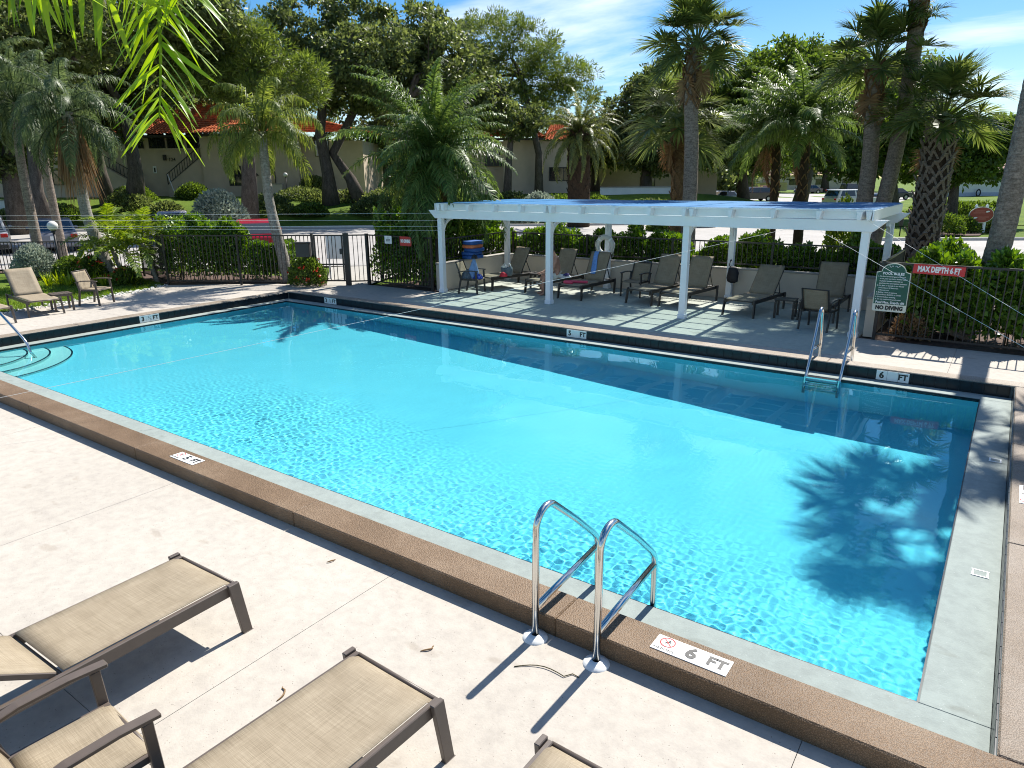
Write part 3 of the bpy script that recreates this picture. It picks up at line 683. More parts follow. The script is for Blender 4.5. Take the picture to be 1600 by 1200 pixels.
for s in (-.24, .24): mb = MB(); mb.box((s, 0, .3), (.06, .045, .62)); mb.build('leg', M['white'], bp)

# ---- signs
sg = thing('pool_sign', 'green pool rules sign with arched top hung on the right fence', 'sign', (-1.685, 14.44, .57), 0)
W_, H_ = .56, .92
prof = [(-W_/2, .02), (-W_/2+.02, 0), (W_/2-.02, 0), (W_/2, .02), (W_/2, .72)]+[(.2*math.cos(a)*1.0, .74+.15*math.sin(a)) for a in np.linspace(0, math.pi, 15)]+[(-W_/2, .72)]
UP = Matrix(((1, 0, 0, 0), (0, 0, -1, 0), (0, 1, 0, 0), (0, 0, 0, 1)))
mb = MB(); mb.prism(prof, 0, .012, UP); mb.build('back_plate', M['cream_sign'], sg)
ins = [(-W_/2+.012, .135), (W_/2-.012, .135), (W_/2-.012, .708)]+[(.188*math.cos(a), .735+.14*math.sin(a)) for a in np.linspace(0, math.pi, 15)]+[(-W_/2+.012, .708)]
mb = MB(); mb.prism(ins, .012, .0145, UP); mb.build('green_panel', M['green_sign'], sg)
up = (math.pi/2, 0, 0)
text('NO DIVING', .098, M['black_print'], sg, (0, -.0145, .067), up, .0008, sx=.88, bold=.065)
text('Pool Max. Depth: 6ft', .056, M['white_print'], sg, (0, -.016, .168), up, .0008, bold=.04)
text('POOL RULES', .062, M['white_print'], sg, (0, -.016, .70), up, .0008, bold=.04)
rules = ['1. No food or beverages in the pool', '    or on pool wet deck. Bottled water', '    in plastic bottles is allowed on', '    pool deck for pool patron hydration', '2. No glass or animals in the fenced',
         '    pool area or 50 feet from', '    unfenced pool', '3. Bathing Load: 23 persons', '4. Pool Hours: DAWN to DUSK', '5. Shower before entering', '6. Do not swallow the pool water']
for k, l in enumerate(rules): text(l, .031, M['white_print'], sg, (-W_/2+.03, -.016, .645-k*.042), up, .0006, align='LEFT')
mb = MB()
for s in (-1, 1): mb.tube([(s*.01, -.017, .83)]+[(s*(.02+.07*q), -.017, .83+.018*math.sin(q*9)) for q in np.linspace(0, 1, 9)], .004, 5)
mb.build('scroll_ornament', M['white_print'], sg)
sg = thing('depth_sign', 'long red MAX DEPTH 6 FT sign on the right fence top rail', 'sign', (-.99, 14.455, 1.375), 0)
sg.rotation_euler = (0, R(1.2), 0)
mb = MB(); mb.box((0, 0, 0), (.80, .006, .165)); mb.build('plate', M['red_sign'], sg, bevel=.002)
text('MAX DEPTH 6 FT', .135, M['white_print'], sg, (0, -.0045, 0), up, .0008, sx=.64, bold=.05)
sg = thing('no_diving_sign', 'red NO DIVING sign on the fence right of the gate', 'sign', (-13.88, 14.42, 1.345), 0)
mb = MB(); mb.box((0, 0, 0), (.44, .006, .26)); mb.build('plate', M['red_sign'], sg, bevel=.002)
text('NO DIVING', .12, M['white_print'], sg, (0, -.0045, 0), up, .0008, sx=.58, bold=.075)
sg = thing('notice_sign', 'small white notice on the fence left of the red sign', 'sign', (-14.56, 14.42, 1.36), 0)
mb = MB(); mb.box((0, 0, 0), (.28, .006, .22)); mb.build('plate', M['white_print'], sg, bevel=.002)
mb = MB(); [mb.box((0, -.0035, z), (wd, .001, .014)) for z, wd in ((.05, .06), (.01, .17), (-.025, .17), (-.06, .14))]; mb.build('print', M['black_print'], sg)

# ================================================================== furniture
def lounger(name='sun_lounger', ang=58, sling='sling', fr='frame', label='', loc=(0, 0, 0), rz=0, group=None, Ls=1.14):
    t = thing(name, label, 'sun lounger', loc, rz, group); fm, smt = M[fr], M[sling]; hw = .315
    for s in (-1, 1):
        mb = MB(); mb.box((s*hw, (Ls-.62)/2+.0, .335), (.032, Ls+.58, .085)); mb.build('side_rail', fm, t, bevel=.005)
        for y in (Ls-.06, -.52):
            mb = MB(); x0 = s*(hw+.033)
            vs = []
            for z, off, hy in ((0, .05, .036), (.392, 0, .040)):
                vs += [(x0-s*.016+s*off*0.3, y+off-hy, z), (x0+s*.016+s*off*.3, y+off-hy, z), (x0+s*.016+s*off*.3, y+off+hy, z), (x0-s*.016+s*off*.3, y+off+hy, z)]
            mb.add(vs, [(0, 1, 2, 3), (4, 5, 6, 7), (0, 1, 5, 4), (1, 2, 6, 5), (2, 3, 7, 6), (3, 0, 4, 7)]); mb.build('leg', fm, t, bevel=.004)
    for y in (-.5, .02, Ls-.02): mb = MB(); mb.tube([(-hw, y, .355), (hw, y, .355)], .014, 8); mb.build('cross_bar', fm, t)
    # sling seat: slight sag, rolled over the front bar
    n = 13; m = 9; V = []; ys = np.linspace(.03, Ls, n)
    for j, y in enumerate(ys):
        for i in range(m):
            q = i/(m-1)*2-1; drop = 0
            tail = max(0, (y-(Ls-.07))/.07); drop = .045*tail**2
            V.append((q*(hw-.012), y-.005*0, .388-.014*(1-q*q)*math.sin(math.pi*min(1, j/(n-1)))-drop))
    Vt = [Vector(p) for p in V]; vs = Vt+[p-Vector((0, 0, .004)) for p in Vt]; N = n*m; fs = []
    for j in range(n-1):
        for i in range(m-1):
            a = j*m+i; fs += [(a, a+1, a+m+1, a+m), (N+a, N+a+m, N+a+m+1, N+a+1)]
    edge = [i for i in range(m)]+[j*m+m-1 for j in range(1, n)]+[(n-1)*m+i for i in range(m-2, -1, -1)]+[j*m for j in range(n-2, 0, -1)]
    fs += [(edge[k], edge[(k+1) % len(edge)], N+edge[(k+1) % len(edge)], N+edge[k]) for k in range(len(edge))]
    mb = MB(); mb.add(vs, fs, True); mb.build('seat_sling', smt, t)
    # backrest hinged at y=0
    b = thing('backrest', None, None); b.parent = t; b.location = (0, -.01, .375); b.rotation_euler = (-R(ang), 0, 0); del_props(b)
    Lb = .80
    for s in (-1, 1): mb = MB(); mb.box((s*(hw-.026), -Lb/2, .0), (.024, Lb, .034)); mb.build('back_rail', fm, b, bevel=.004)
    mb = MB(); mb.tube([(-hw+.03, -Lb+.012, 0), (hw-.03, -Lb+.012, 0)], .012, 8); mb.build('top_bar', fm, b)
    vs = []; n = 9
    for dz in (.019, .014):
        for j in range(n):
            y = -Lb*j/(n-1)
            for i in range(7): q = i/3-1; vs.append((q*(hw-.022), y, dz-.016*(1-q*q)*math.sin(math.pi*j/(n-1))))
    N = n*7; fs = []
    for j in range(n-1):
        for i in range(6): a = j*7+i; fs += [(a, a+1, a+8, a+7), (N+a, N+a+7, N+a+8, N+a+1)]
    edge = list(range(7))+[j*7+6 for j in range(1, n)]+[(n-1)*7+i for i in range(5, -1, -1)]+[j*7 for j in range(n-2, 0, -1)]
    fs += [(edge[k], edge[(k+1) % len(edge)], N+edge[(k+1) % len(edge)], N+edge[k]) for k in range(len(edge))]
    mb = MB(); mb.add(vs, fs, True); mb.build('back_sling', smt, b)
    sa = R(ang); top = Vector((0, -.45*math.cos(sa)-.01, .375+.45*math.sin(sa)))
    for s in (-1, 1): mb = MB(); mb.bar((s*(hw-.05), top.y, top.z-.02), (s*(hw-.05), -.42, .34), .014, .022); mb.build('strut', fm, t)
    return t
def del_props(o):
    for k in list(o.keys()): del o[k]
def armchair(label, loc, rz, fr='frame', sling='sling', group=None):
    t = thing('arm_chair', label, 'armchair', loc, rz, group); fm, smt = M[fr], M[sling]; hw = .285
    for s in (-1, 1):
        mb = MB(); mb.bar((s*hw, .25, 0), (s*hw, .22, .60), .05, .03, (1, 0, 0)); mb.build('leg', fm, t, bevel=.004)
        mb = MB(); mb.bar((s*hw, -.30, 0), (s*hw, -.22, .40), .05, .03, (1, 0, 0)); mb.bar((s*hw, -.22, .40), (s*hw, -.27, .60), .05, .03, (1, 0, 0)); mb.build('leg', fm, t, bevel=.004)
        mb = MB(); pts = [Vector((s*hw, -.30, .585)), Vector((s*hw, -.12, .622)), Vector((s*hw, .1, .628)), Vector((s*hw, .28, .615))]
        cv = [(p.y, p.z) for p in pts]; cv = [cv[0]]+[(cv[i][0]+(cv[i+1][0]-cv[i][0])*q, cv[i][1]+(cv[i+1][1]-cv[i][1])*q) for i in range(3) for q in (.34, .67, 1)]
        mb.prism([(y, z-.012) for y, z in cv]+[(y, z+.012) for y, z in cv[::-1]], s*hw-.028, s*hw+.028, Matrix(((0, 0, 1, 0), (1, 0, 0, 0), (0, 1, 0, 0), (0, 0, 0, 1))))
        mb.build('arm', fm, t, bevel=.004)
        mb = MB(); mb.box((s*(hw-.035), 0, .385), (.03, .50, .045)); mb.build('seat_rail', fm, t, bevel=.004)
        mb = MB(); mb.bar((s*(hw-.03), -.20, .38), (s*(hw-.03), -.38, .86), .03, .028, (1, 0, 0)); mb.build('back_rail', fm, t, bevel=.004)
    for y, z in ((.24, .385), (-.2, .39)): mb = MB(); mb.tube([(-hw+.03, y, z), (hw-.03, y, z)], .013, 8); mb.build('cross_bar', fm, t)
    mb = MB(); mb.tube([(-hw+.03, -.375, .85), (hw-.03, -.375, .85)], .013, 8); mb.build('top_bar', fm, t)
    def cloth(pts, name):
        m = 7; n = len(pts); vs = []
        for dz in (0, -.004):
            for j, (y, z) in enumerate(pts):
                for i in range(m): q = i/3-1; vs.append((q*(hw-.04), y, z+dz-.02*(1-q*q)*math.sin(math.pi*j/(n-1))))
        N = n*m; fs = []
        for j in range(n-1):
            for i in range(m-1): a = j*m+i; fs += [(a, a+1, a+m+1, a+m), (N+a, N+a+m, N+a+m+1, N+a+1)]
        edge = list(range(m))+[j*m+m-1 for j in range(1, n)]+[(n-1)*m+i for i in range(m-2, -1, -1)]+[j*m for j in range(n-2, 0, -1)]
        fs += [(edge[k], edge[(k+1) % len(edge)], N+edge[(k+1) % len(edge)], N+edge[k]) for k in range(len(edge))]
        mb = MB(); mb.add(vs, fs, True); mb.build(name, smt, t)
    cloth([(-.20, .405)]+[(y, .412) for y in np.linspace(-.12, .20, 6)]+[(.245, .402), (.262, .375)], 'seat_sling')
    cloth([(-.205-.175*q, .40+.46*q) for q in np.linspace(0.02, 1, 8)], 'back_sling')
    return t
def side_table(label, loc, rz, group='small slatted side tables', fr='frame', top=.42, wd=.44):
    t = thing('side_table', label, 'side table', loc, rz, group)
    for k in range(5): mb = MB(); mb.box((0, (k-2)*wd/5, top-.012), (wd, wd/5-.008, .022)); mb.build('slat', M[fr], t, bevel=.003)
    for sx in (-1, 1):
        mb = MB(); mb.box((sx*(wd/2-.03), 0, top-.045), (.03, wd-.04, .04)); mb.build('apron', M[fr], t)
        for sy in (-1, 1): mb = MB(); mb.box((sx*(wd/2-.03), sy*(wd/2-.03), (top-.066)/2), (.045, .045, top-.066)); mb.build('leg', M[fr], t)
    return t
G1_ = 'tan sun loungers in the foreground row'
lounger(label='tan lounger with backrest cut off by the left frame edge, behind the near armchair', loc=(-4.26, 1.17, 0), rz=R(1.5), ang=32, group=G1_)
lounger(label='tan lounger at the bottom centre of the photo, largest in view', loc=(-2.455, 1.14, 0), rz=R(-2), ang=30, group=G1_)
lounger(label='tan lounger of which only one corner shows below the ladder', loc=(-1.16, 1.22, 0), rz=R(-1), ang=30, group=G1_)
armchair('tan sling armchair in the near left corner between two loungers', (-3.22, .96, 0), R(-3), group='tan armchairs')
G2 = 'tan loungers on the left deck'
lounger(label='tan lounger at the left edge facing the pool beside a side table', loc=(-19.46, 6.98, 0), rz=R(-96), ang=48, group=G2)
lounger(label='tan lounger of which only the foot end shows at the left edge', loc=(-19.1, 5.75, 0), rz=R(-92), ang=40, group=G2)
armchair('tan sling armchair alone on the left deck by the small lawn', (-19.0, 8.32, 0), R(-60), group='tan armchairs')
side_table('brown side table between the left lounger and the left armchair', (-18.83, 7.42, 0), R(-10))
G3 = 'brown loungers lined up under the pergola'
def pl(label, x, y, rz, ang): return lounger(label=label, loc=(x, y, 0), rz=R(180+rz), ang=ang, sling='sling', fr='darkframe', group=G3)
pl('brown lounger under the pergola holding the grey bag and red cloth', -11.72, 16.62, -14, 62)
pl('brown lounger the seated person sits on', -10.15, 16.7, -8, 66)
pl('brown lounger with a blue towel over the back and a pink noodle on the seat', -9.0, 16.45, -4, 64)
pl('brown lounger right of the round backed armchair, left of the third front post', -7.12, 16.72, -8, 66)
pl('brown lounger partly behind the third front post', -6.28, 16.72, -6, 66)
pl('brown lounger with low backrest below the hanging black bag', -4.60, 16.5, -8, 50)
pl('brown lounger with upright back at the right end of the pergola', -3.2, 16.85, 0, 70)
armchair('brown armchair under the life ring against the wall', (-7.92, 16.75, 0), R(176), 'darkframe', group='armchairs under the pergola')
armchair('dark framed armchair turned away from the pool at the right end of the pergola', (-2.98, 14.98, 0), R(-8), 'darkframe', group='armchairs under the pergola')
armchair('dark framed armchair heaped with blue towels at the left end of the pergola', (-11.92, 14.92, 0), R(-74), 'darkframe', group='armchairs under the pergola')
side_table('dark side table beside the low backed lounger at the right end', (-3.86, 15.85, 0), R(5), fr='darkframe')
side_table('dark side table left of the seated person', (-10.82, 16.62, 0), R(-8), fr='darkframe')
# ================================================================== small things round the pergola
def cloth_heap(name, label, cat, loc, rz, mat, sx, sy, h, seed, peak=1.0, group=None, lean=(0, 0)):
    rg = np.random.default_rng(seed); n, m = 14, 28; vs = []
    ph = rg.uniform(0, 6, 6)
    for j in range(n):
        q = j/(n-1); r = (1-q)**(.55*peak)
        for i in range(m):
            a = 2*math.pi*i/m; fold = 1+.16*math.sin(3*a+ph[0]+2*q)+.12*math.sin(5*a+ph[1]-3*q)+.07*math.sin(9*a+ph[2])
            vs.append((sx*r*fold*math.cos(a)+lean[0]*q, sy*r*fold*math.sin(a)+lean[1]*q, h*q*(1+.08*math.sin(2*a+ph[3]))))
    fs = [(j*m+i, j*m+(i+1) % m, (j+1)*m+(i+1) % m, (j+1)*m+i) for j in range(n-1) for i in range(m)]+[tuple(range(m))[::-1], tuple((n-1)*m+i for i in range(m))]
    mb = MB(); mb.add(vs, fs, True); o = mb.build(name, mat, None, loc, rz); return tag(o, label, cat, group)
M['bluecloth'] = simple('pale_blue_towel', (.20, .33, .55), .9, var=.2, scale=12, bmp=.3, bscale=90)
M['royal'] = simple('royal_blue_cloth', (.02, .06, .35), .85, var=.2, scale=10)
M['slate'] = simple('slate_grey_cloth', (.10, .13, .16), .85, var=.25, scale=10)
M['greybag'] = simple('grey_bag_fabric', (.13, .17, .19), .8, var=.2, scale=12)
M['redcloth'] = simple('red_cloth', (.6, .03, .05), .8, var=.1)
M['noodle'] = simple('pink_foam', (.62, .06, .12), .7, var=.06, bmp=.15, bscale=150)
M['blackbag'] = simple('black_bag_fabric', (.012, .012, .016), .7)
M['foamblue'] = simple('blue_foam', (.02, .10, .36), .55, var=.1)
M['foamorange'] = simple('orange_foam', (.75, .22, .09), .55, var=.08)
M['ring'] = simple('life_ring_skin', (.66, .65, .60), .5, var=.06)
M['skin'] = simple('skin', (.42, .22, .15), .55, var=.06, scale=15)
M['hair'] = simple('dark_hair', (.02, .014, .01), .6, var=.3, scale=40)
M['shorts'] = simple('white_shorts', (.68, .68, .58), .8, var=.06)
cx, cy = -11.92, 14.92
cloth_heap('towel', 'tall pale blue towel heaped against the back of the left end chair', 'towel', (cx-.02, cy+.02, .40), .3, M['bluecloth'], .16, .13, .56, 3, 1.1, 'towels piled on the left end chair', lean=(.05, .05))
cloth_heap('towel', 'slate grey towel at the rear of the left end chair seat', 'towel', (cx-.10, cy-.12, .405), 1.1, M['slate'], .17, .13, .22, 4, .8, 'towels piled on the left end chair')
cloth_heap('towel', 'royal blue towel hanging over the front of the left end chair seat', 'towel', (cx+.19, cy+.03, .40), .6, M['royal'], .13, .16, .12, 5, .7, 'towels piled on the left end chair')
cloth_heap('cap', 'dark cap on top of the pale blue towel pile', 'cap', (cx+.04, cy+.07, .93), 0, M['blackbag'], .085, .085, .10, 6, .6)
# grey bag and red cloth on the first lounger
bg_ = thing('tote_bag', 'grey tote bag with white handles on the leftmost pergola lounger', 'bag', (-11.52, 15.98, .385), R(-20))
mb = MB(); vs = []
for z, sx, sy in ((0, .17, .10), (.06, .19, .12), (.17, .20, .115), (.235, .205, .09), (.235, .18, .07), (.12, .16, .06)):
    for i in range(16): a = 2*math.pi*i/16; vs.append((sx*math.copysign(abs(math.cos(a))**.6, math.cos(a)), sy*math.copysign(abs(math.sin(a))**.6, math.sin(a)), z+(.02*math.cos(2*a) if z > .2 else 0)))
mb.add(vs, [(j*16+i, j*16+(i+1) % 16, (j+1)*16+(i+1) % 16, (j+1)*16+i) for j in range(5) for i in range(16)]+[tuple(range(16))[::-1], tuple(80+i for i in range(16))], True); mb.build('bag_body', M['greybag'], bg_)
for s in (-1, 1): mb = MB(); mb.tube([(-.1+.2*q, s*.08, .23+.10*math.sin(math.pi*q)) for q in np.linspace(0, 1, 9)], .012, 6); mb.build('handle', M['white_print'], bg_)
cloth_heap('cloth', 'crumpled red cloth in front of the grey tote bag', 'cloth', (-11.46, 15.72, .385), 0, M['redcloth'], .13, .07, .12, 9, .7)
cloth_heap('cloth', 'white and purple cloth lying beside the seated person', 'cloth', (-9.93, 16.42, .385), .4, M['white_print'], .2, .11, .09, 10, .7)
cloth_heap('cloth', 'small purple cloth on top of the white cloth by the seated person', 'cloth', (-9.84, 16.43, .45), 1.4, simple('purple_cloth', (.06, .05, .2), .8), .1, .07, .06, 12, .7)
# towel and noodle on the third lounger (its frame: origin, turned 176 degrees)
LM = Matrix.Translation((-9.0, 16.45, 0)) @ Matrix.Rotation(R(176), 4, 'Z')
sa = R(64); vs = []; n = 18
for j in range(n):
    q = j/(n-1); s_ = .88-q*.72
    if q < .12: back = (.12-q)/.12*.06; s_ = .79+.0*q
    for i in range(5):
        x = .02+.15*(i/4)+.03*math.sin(q*5); off = .035+.012*math.sin(i*2.1+q*7)
        s2 = min(s_, .80); y = -.01-s2*math.cos(sa)+off*math.sin(sa); z = .375+s2*math.sin(sa)+off*math.cos(sa)
        if s_ > .8: y -= .03*(s_-.8)/.08; z += .012
        vs.append(LM @ Vector((x, y, z)))
N = len(vs); vs2 = vs+[v+Vector((0, .012, .004)) for v in vs]
fs = []
for j in range(n-1):
    for i in range(4): a = j*5+i; fs += [(a, a+1, a+6, a+5), (N+a, N+a+5, N+a+6, N+a+1)]
ed = [0, 1, 2, 3, 4]+[j*5+4 for j in range(1, n)]+[(n-1)*5+i for i in (3, 2, 1, 0)]+[j*5 for j in range(n-2, 0, -1)]
fs += [(ed[k], ed[(k+1) % len(ed)], N+ed[(k+1) % len(ed)], N+ed[k]) for k in range(len(ed))]
mb = MB(); mb.add(vs2, fs, True); tag(mb.build('towel', simple('sky_blue_towel', (.16, .33, .72), .9, var=.2, scale=18, bmp=.3)), 'narrow sky blue towel hung over a lounger backrest', 'towel')
cps = [(.02, .95), (.2, 1.0), (.29, .93), (.27, .83), (.12, .77), (-.08, .70), (-.26, .62)]
pts = []
for k in range(len(cps)-1):
    p0, p1, p2, p3 = [Vector(cps[max(0, min(len(cps)-1, k+d))]) for d in (-1, 0, 1, 2)]
    for q in np.linspace(0, 1, 5)[:-1]: pts.append(.5*((2*p1)+(p2-p0)*q+(2*p0-5*p1+4*p2-p3)*q*q+(3*p1-p0-3*p2+p3)*q**3))
mb = MB(); mb.tube([LM @ Vector((p.x, p.y, .415)) for p in pts], .036, 12); tag(mb.build('pool_noodle', M['noodle']), 'curved pink foam noodle lying on the lounger under the blue towel', 'pool noodle')
# life ring on the back post
lr = thing('life_ring', 'off white life ring hung on the second back post', 'life ring', (-9.2, 17.44, 1.2), 0)
mb = MB(); mb.lathe([(.225+.062*math.cos(a), .062*math.sin(a)) for a in np.linspace(0, 2*math.pi, 13)], 40, axis='y'); mb.build('ring_body', M['ring'], lr)
for k in range(4):
    a = math.pi/4+k*math.pi/2; c = Vector((.225*math.cos(a), 0, .225*math.sin(a))); mb = MB()
    rd = Vector((math.cos(a), 0, math.sin(a))); tg = Vector((-math.sin(a), 0, math.cos(a)))
    vs = [c+tg*s*.025+rd*.066*math.cos(b)+Vector((0, .066*math.sin(b), 0)) for s in (-1, 1) for b in np.linspace(0, 2*math.pi, 13)[:-1]]
    mb.add(vs, [(i, (i+1) % 12, 12+(i+1) % 12, 12+i) for i in range(12)], True); mb.build('band', M['slate'] if 0 else M['white'], lr)
mb = MB(); mb.tube([(.30*math.cos(a)+.012*math.sin(8*a), -.02, .30*math.sin(a)) for a in np.linspace(0, 2*math.pi, 49)], .006, 5); mb.build('grab_rope', M['rope'], lr)
mb = MB(); mb.tube([(.12, -.05, -.22), (.2, -.05, -.36), (.27, -.04, -.28), (.26, -.03, -.1), (.24, -.03, .08)], .006, 5); mb.build('throw_rope', M['rope'], lr)
# kickboards stacked on the wall top
zb = .79
for k, (mt, l) in enumerate((('foamblue', 'blue kickboard lowest in the stack on the left wall'), ('foamblue', 'blue kickboard second from the bottom of the stack'), ('foamblue', 'blue kickboard just below the orange one'), ('foamorange', 'orange kickboard in the stack of blue ones'), ('foamblue', 'blue kickboard on top of the stack'))):
    mb = MB(); pr = [(.24*math.copysign(abs(math.cos(a))**.55, math.cos(a)), .3*math.copysign(abs(math.sin(a))**.55, math.sin(a))) for a in np.linspace(0, 2*math.pi, 25)[:-1]]
    mb.prism(pr, 0, .095); o = mb.build('kickboard', M[mt], None, (-12.78+random.uniform(-.03, .03), 16.05+random.uniform(-.03, .03), zb), random.uniform(-.1, .1), bevel=.02); tag(o, l, 'kickboard', 'kickboards stacked on the left wall'); zb += .10
# black bag on a hook
hb = thing('hanging_bag', 'black bag hung from a hook on the third back post', 'bag', (-5.62, 17.50, .98), 0)
mb = MB(); mb.tube([(-.06, .02, 0), (-.06, -.03, .03), (-.07, -.06, -.02), (-.08, -.05, -.12), (-.02, -.05, -.16)], .012, 6); mb.build('hook_strap', M['blackbag'], hb)
mb = MB(); vs = []
for z, r in ((-.13, .05), (-.17, .11), (-.28, .135), (-.42, .14), (-.5, .12), (-.54, .05)):
    for i in range(14): a = 2*math.pi*i/14; vs.append((.03+r*1.05*math.cos(a)*(1+.08*math.sin(3*a+z*20)), -.08+r*.62*math.sin(a), z))
mb.add(vs, [(j*14+i, j*14+(i+1) % 14, (j+1)*14+(i+1) % 14, (j+1)*14+i) for j in range(5) for i in range(14)]+[tuple(range(14))[::-1], tuple(70+i for i in range(14))], True); mb.build('bag_body', M['blackbag'], hb)
# the person sitting on a lounger, half hidden by the post
def skinned(name, verts, edges, radii, mat, parent=None, sub=2, root=0):
    me = bpy.data.meshes.new(name); me.from_pydata(verts, edges, []); o = bpy.data.objects.new(name, me); C.objects.link(o)
    md = o.modifiers.new('skin', 'SKIN'); md.use_smooth_shade = True
    for i, r in enumerate(radii): me.skin_vertices[0].data[i].radius = (r, r) if not isinstance(r, tuple) else r
    me.skin_vertices[0].data[root].use_root = True
    s = o.modifiers.new('sub', 'SUBSURF'); s.levels = s.render_levels = sub
    bpy.context.view_layer.update(); m2 = bpy.data.meshes.new_from_object(o.evaluated_get(bpy.context.evaluated_depsgraph_get()))
    bpy.data.objects.remove(o); bpy.data.meshes.remove(me); m2.name = name; m2.materials.clear(); m2.materials.append(mat)
    m2.polygons.foreach_set('use_smooth', np.ones(len(m2.polygons), bool)); return link(name, m2, parent)
# local frame: faces +X, hips at origin height
pe = thing('person', 'person with bare back in white shorts sitting on a lounger behind a post', 'person', (-9.80, 15.95, 0), math.atan2(-_r[1], -_r[0])+.15)
V_ = [(0, 0, .50), (.02, 0, .64), (.05, 0, .82), (.10, 0, .98), (.15, 0, 1.07), (.19, 0, 1.17), (.21, 0, 1.25)]
E_ = [(0, 1), (1, 2), (2, 3), (3, 4), (4, 5), (5, 6)]; R_ = [(.13, .11), (.125, .095), (.15, .10), (.10, .075), .055, .085, .075]
for s in (-1, 1):
    b = len(V_)
    V_ += [(.09, s*.17, .97), (.18, s*.22, .73), (.36, s*.14, .60), (.43, s*.10, .585), (.47, s*.09, .575)]; R_ += [.058, .045, .035, .03, .024]; E_ += [(3, b), (b, b+1), (b+1, b+2), (b+2, b+3), (b+3, b+4)]
    for f in range(4):
        k = len(V_); V_ += [(.52, s*(.06+.022*f), .568), (.555, s*(.062+.022*f), .545)]; R_ += [.010, .009]; E_ += [(b+4, k), (k, k+1)]
    b = len(V_)
    V_ += [(.12, s*.10, .475), (.42, s*.13, .47), (.44, s*.13, .25), (.40, s*.13, .08), (.46, s*.14, .035), (.55, s*.15, .025)]; R_ += [.088, .058, .05, .034, .036, .028]
    E_ += [(0, b), (b, b+1), (b+1, b+2), (b+2, b+3), (b+3, b+4), (b+4, b+5)]
body = skinned('body', V_, E_, R_, M['skin'], pe)
skinned('shorts', [(-.01, 0, .50), (.0, 0, .60), (.12, .10, .478), (.36, .125, .475), (.12, -.10, .478), (.36, -.125, .475)], [(0, 1), (0, 2), (2, 3), (0, 4), (4, 5)], [(.145, .125), (.14, .11), .105, .09, .105, .09], M['shorts'], pe)
mb = MB(); mb.lathe([(.0, .108), (.06, .095), (.098, .055), (.102, .0), (.09, -.04)], 18, (.185, 0, 1.215)); mb.build('hair', M['hair'], pe)
mb = MB(); mb.tube([(.285, 0, 1.205), (.302, 0, 1.185), (.288, 0, 1.178)], [.010, .014, .010], 8); mb.build('nose', M['skin'], pe)

# ---- strings drawn across the pool yard
def string(label, a, b, r=.0045, sag=.0):
    mb = MB(); a, b = Vector(a), Vector(b); n = 14
    mb.tube([a.lerp(b, k/n)-Vector((0, 0, sag*4*(k/n)*(1-k/n))) for k in range(n+1)], r, 5); tag(mb.build('string', M['rope']), label, 'string', 'white strings stretched across the pool yard')
for v0, v1, l in ((338, 333, 'topmost of the four level white strings left of the pergola'), (344, 344.5, 'second white string from the top left of the pergola'), (353, 354, 'third white string from the top left of the pergola'), (355.5, 360, 'lowest of the four level white strings left of the pergola')):
    string(l, site(-160, v0+.3, 18.5), site(697, v1, 18.95), .003)
string('long white string running from the pergola beam low over the pool to the left', site(-220, 667, 7.4), site(1236, 356.5, 13.6), .0024, .03)
string('white string dropping from the pergola right post across the green sign', site(1282, 361, 13.3), site(1760, 634, 6), .0021)
string('upper white string dropping across the red depth sign', site(1358, 346, 13.0), site(1760, 590, 6), .0021)

# ---- globe lamps
def globe_lamp(label, u, v, D, r, z0):
    p = site(u, v, D); t = thing('globe_lamp', label, 'lamp', (p.x, p.y, z0), 0, 'white globe lamps'); h = p.z-z0
    mb = MB(); mb.tube([(0, 0, 0), (0, 0, h-r*.95)], .032, 10); mb.lathe([(.075, h-r*1.3), (.075, h-r*.85), (.03, h-r*1.4)], 12); mb.lathe([(.06, 0), (.06, .25), (.032, .3)], 12); mb.build('pole', M['darktrim'], t)
    mb = MB(); mb.lathe([(r*math.sin(a), h-r*math.cos(a)) for a in np.linspace(.25, math.pi, 13)], 20); mb.build('globe', M['globe'], t)
globe_lamp('white globe lamp on a black pole at the far left', 82, 353, 22.6, .155, 0)
globe_lamp('white globe lamp between the gate and the red NO DIVING sign', 592, 343, 21.6, .125, 0)
globe_lamp('small white globe lamp by the apartment entrance', 446, 273, 60.5, .17, 1.7)

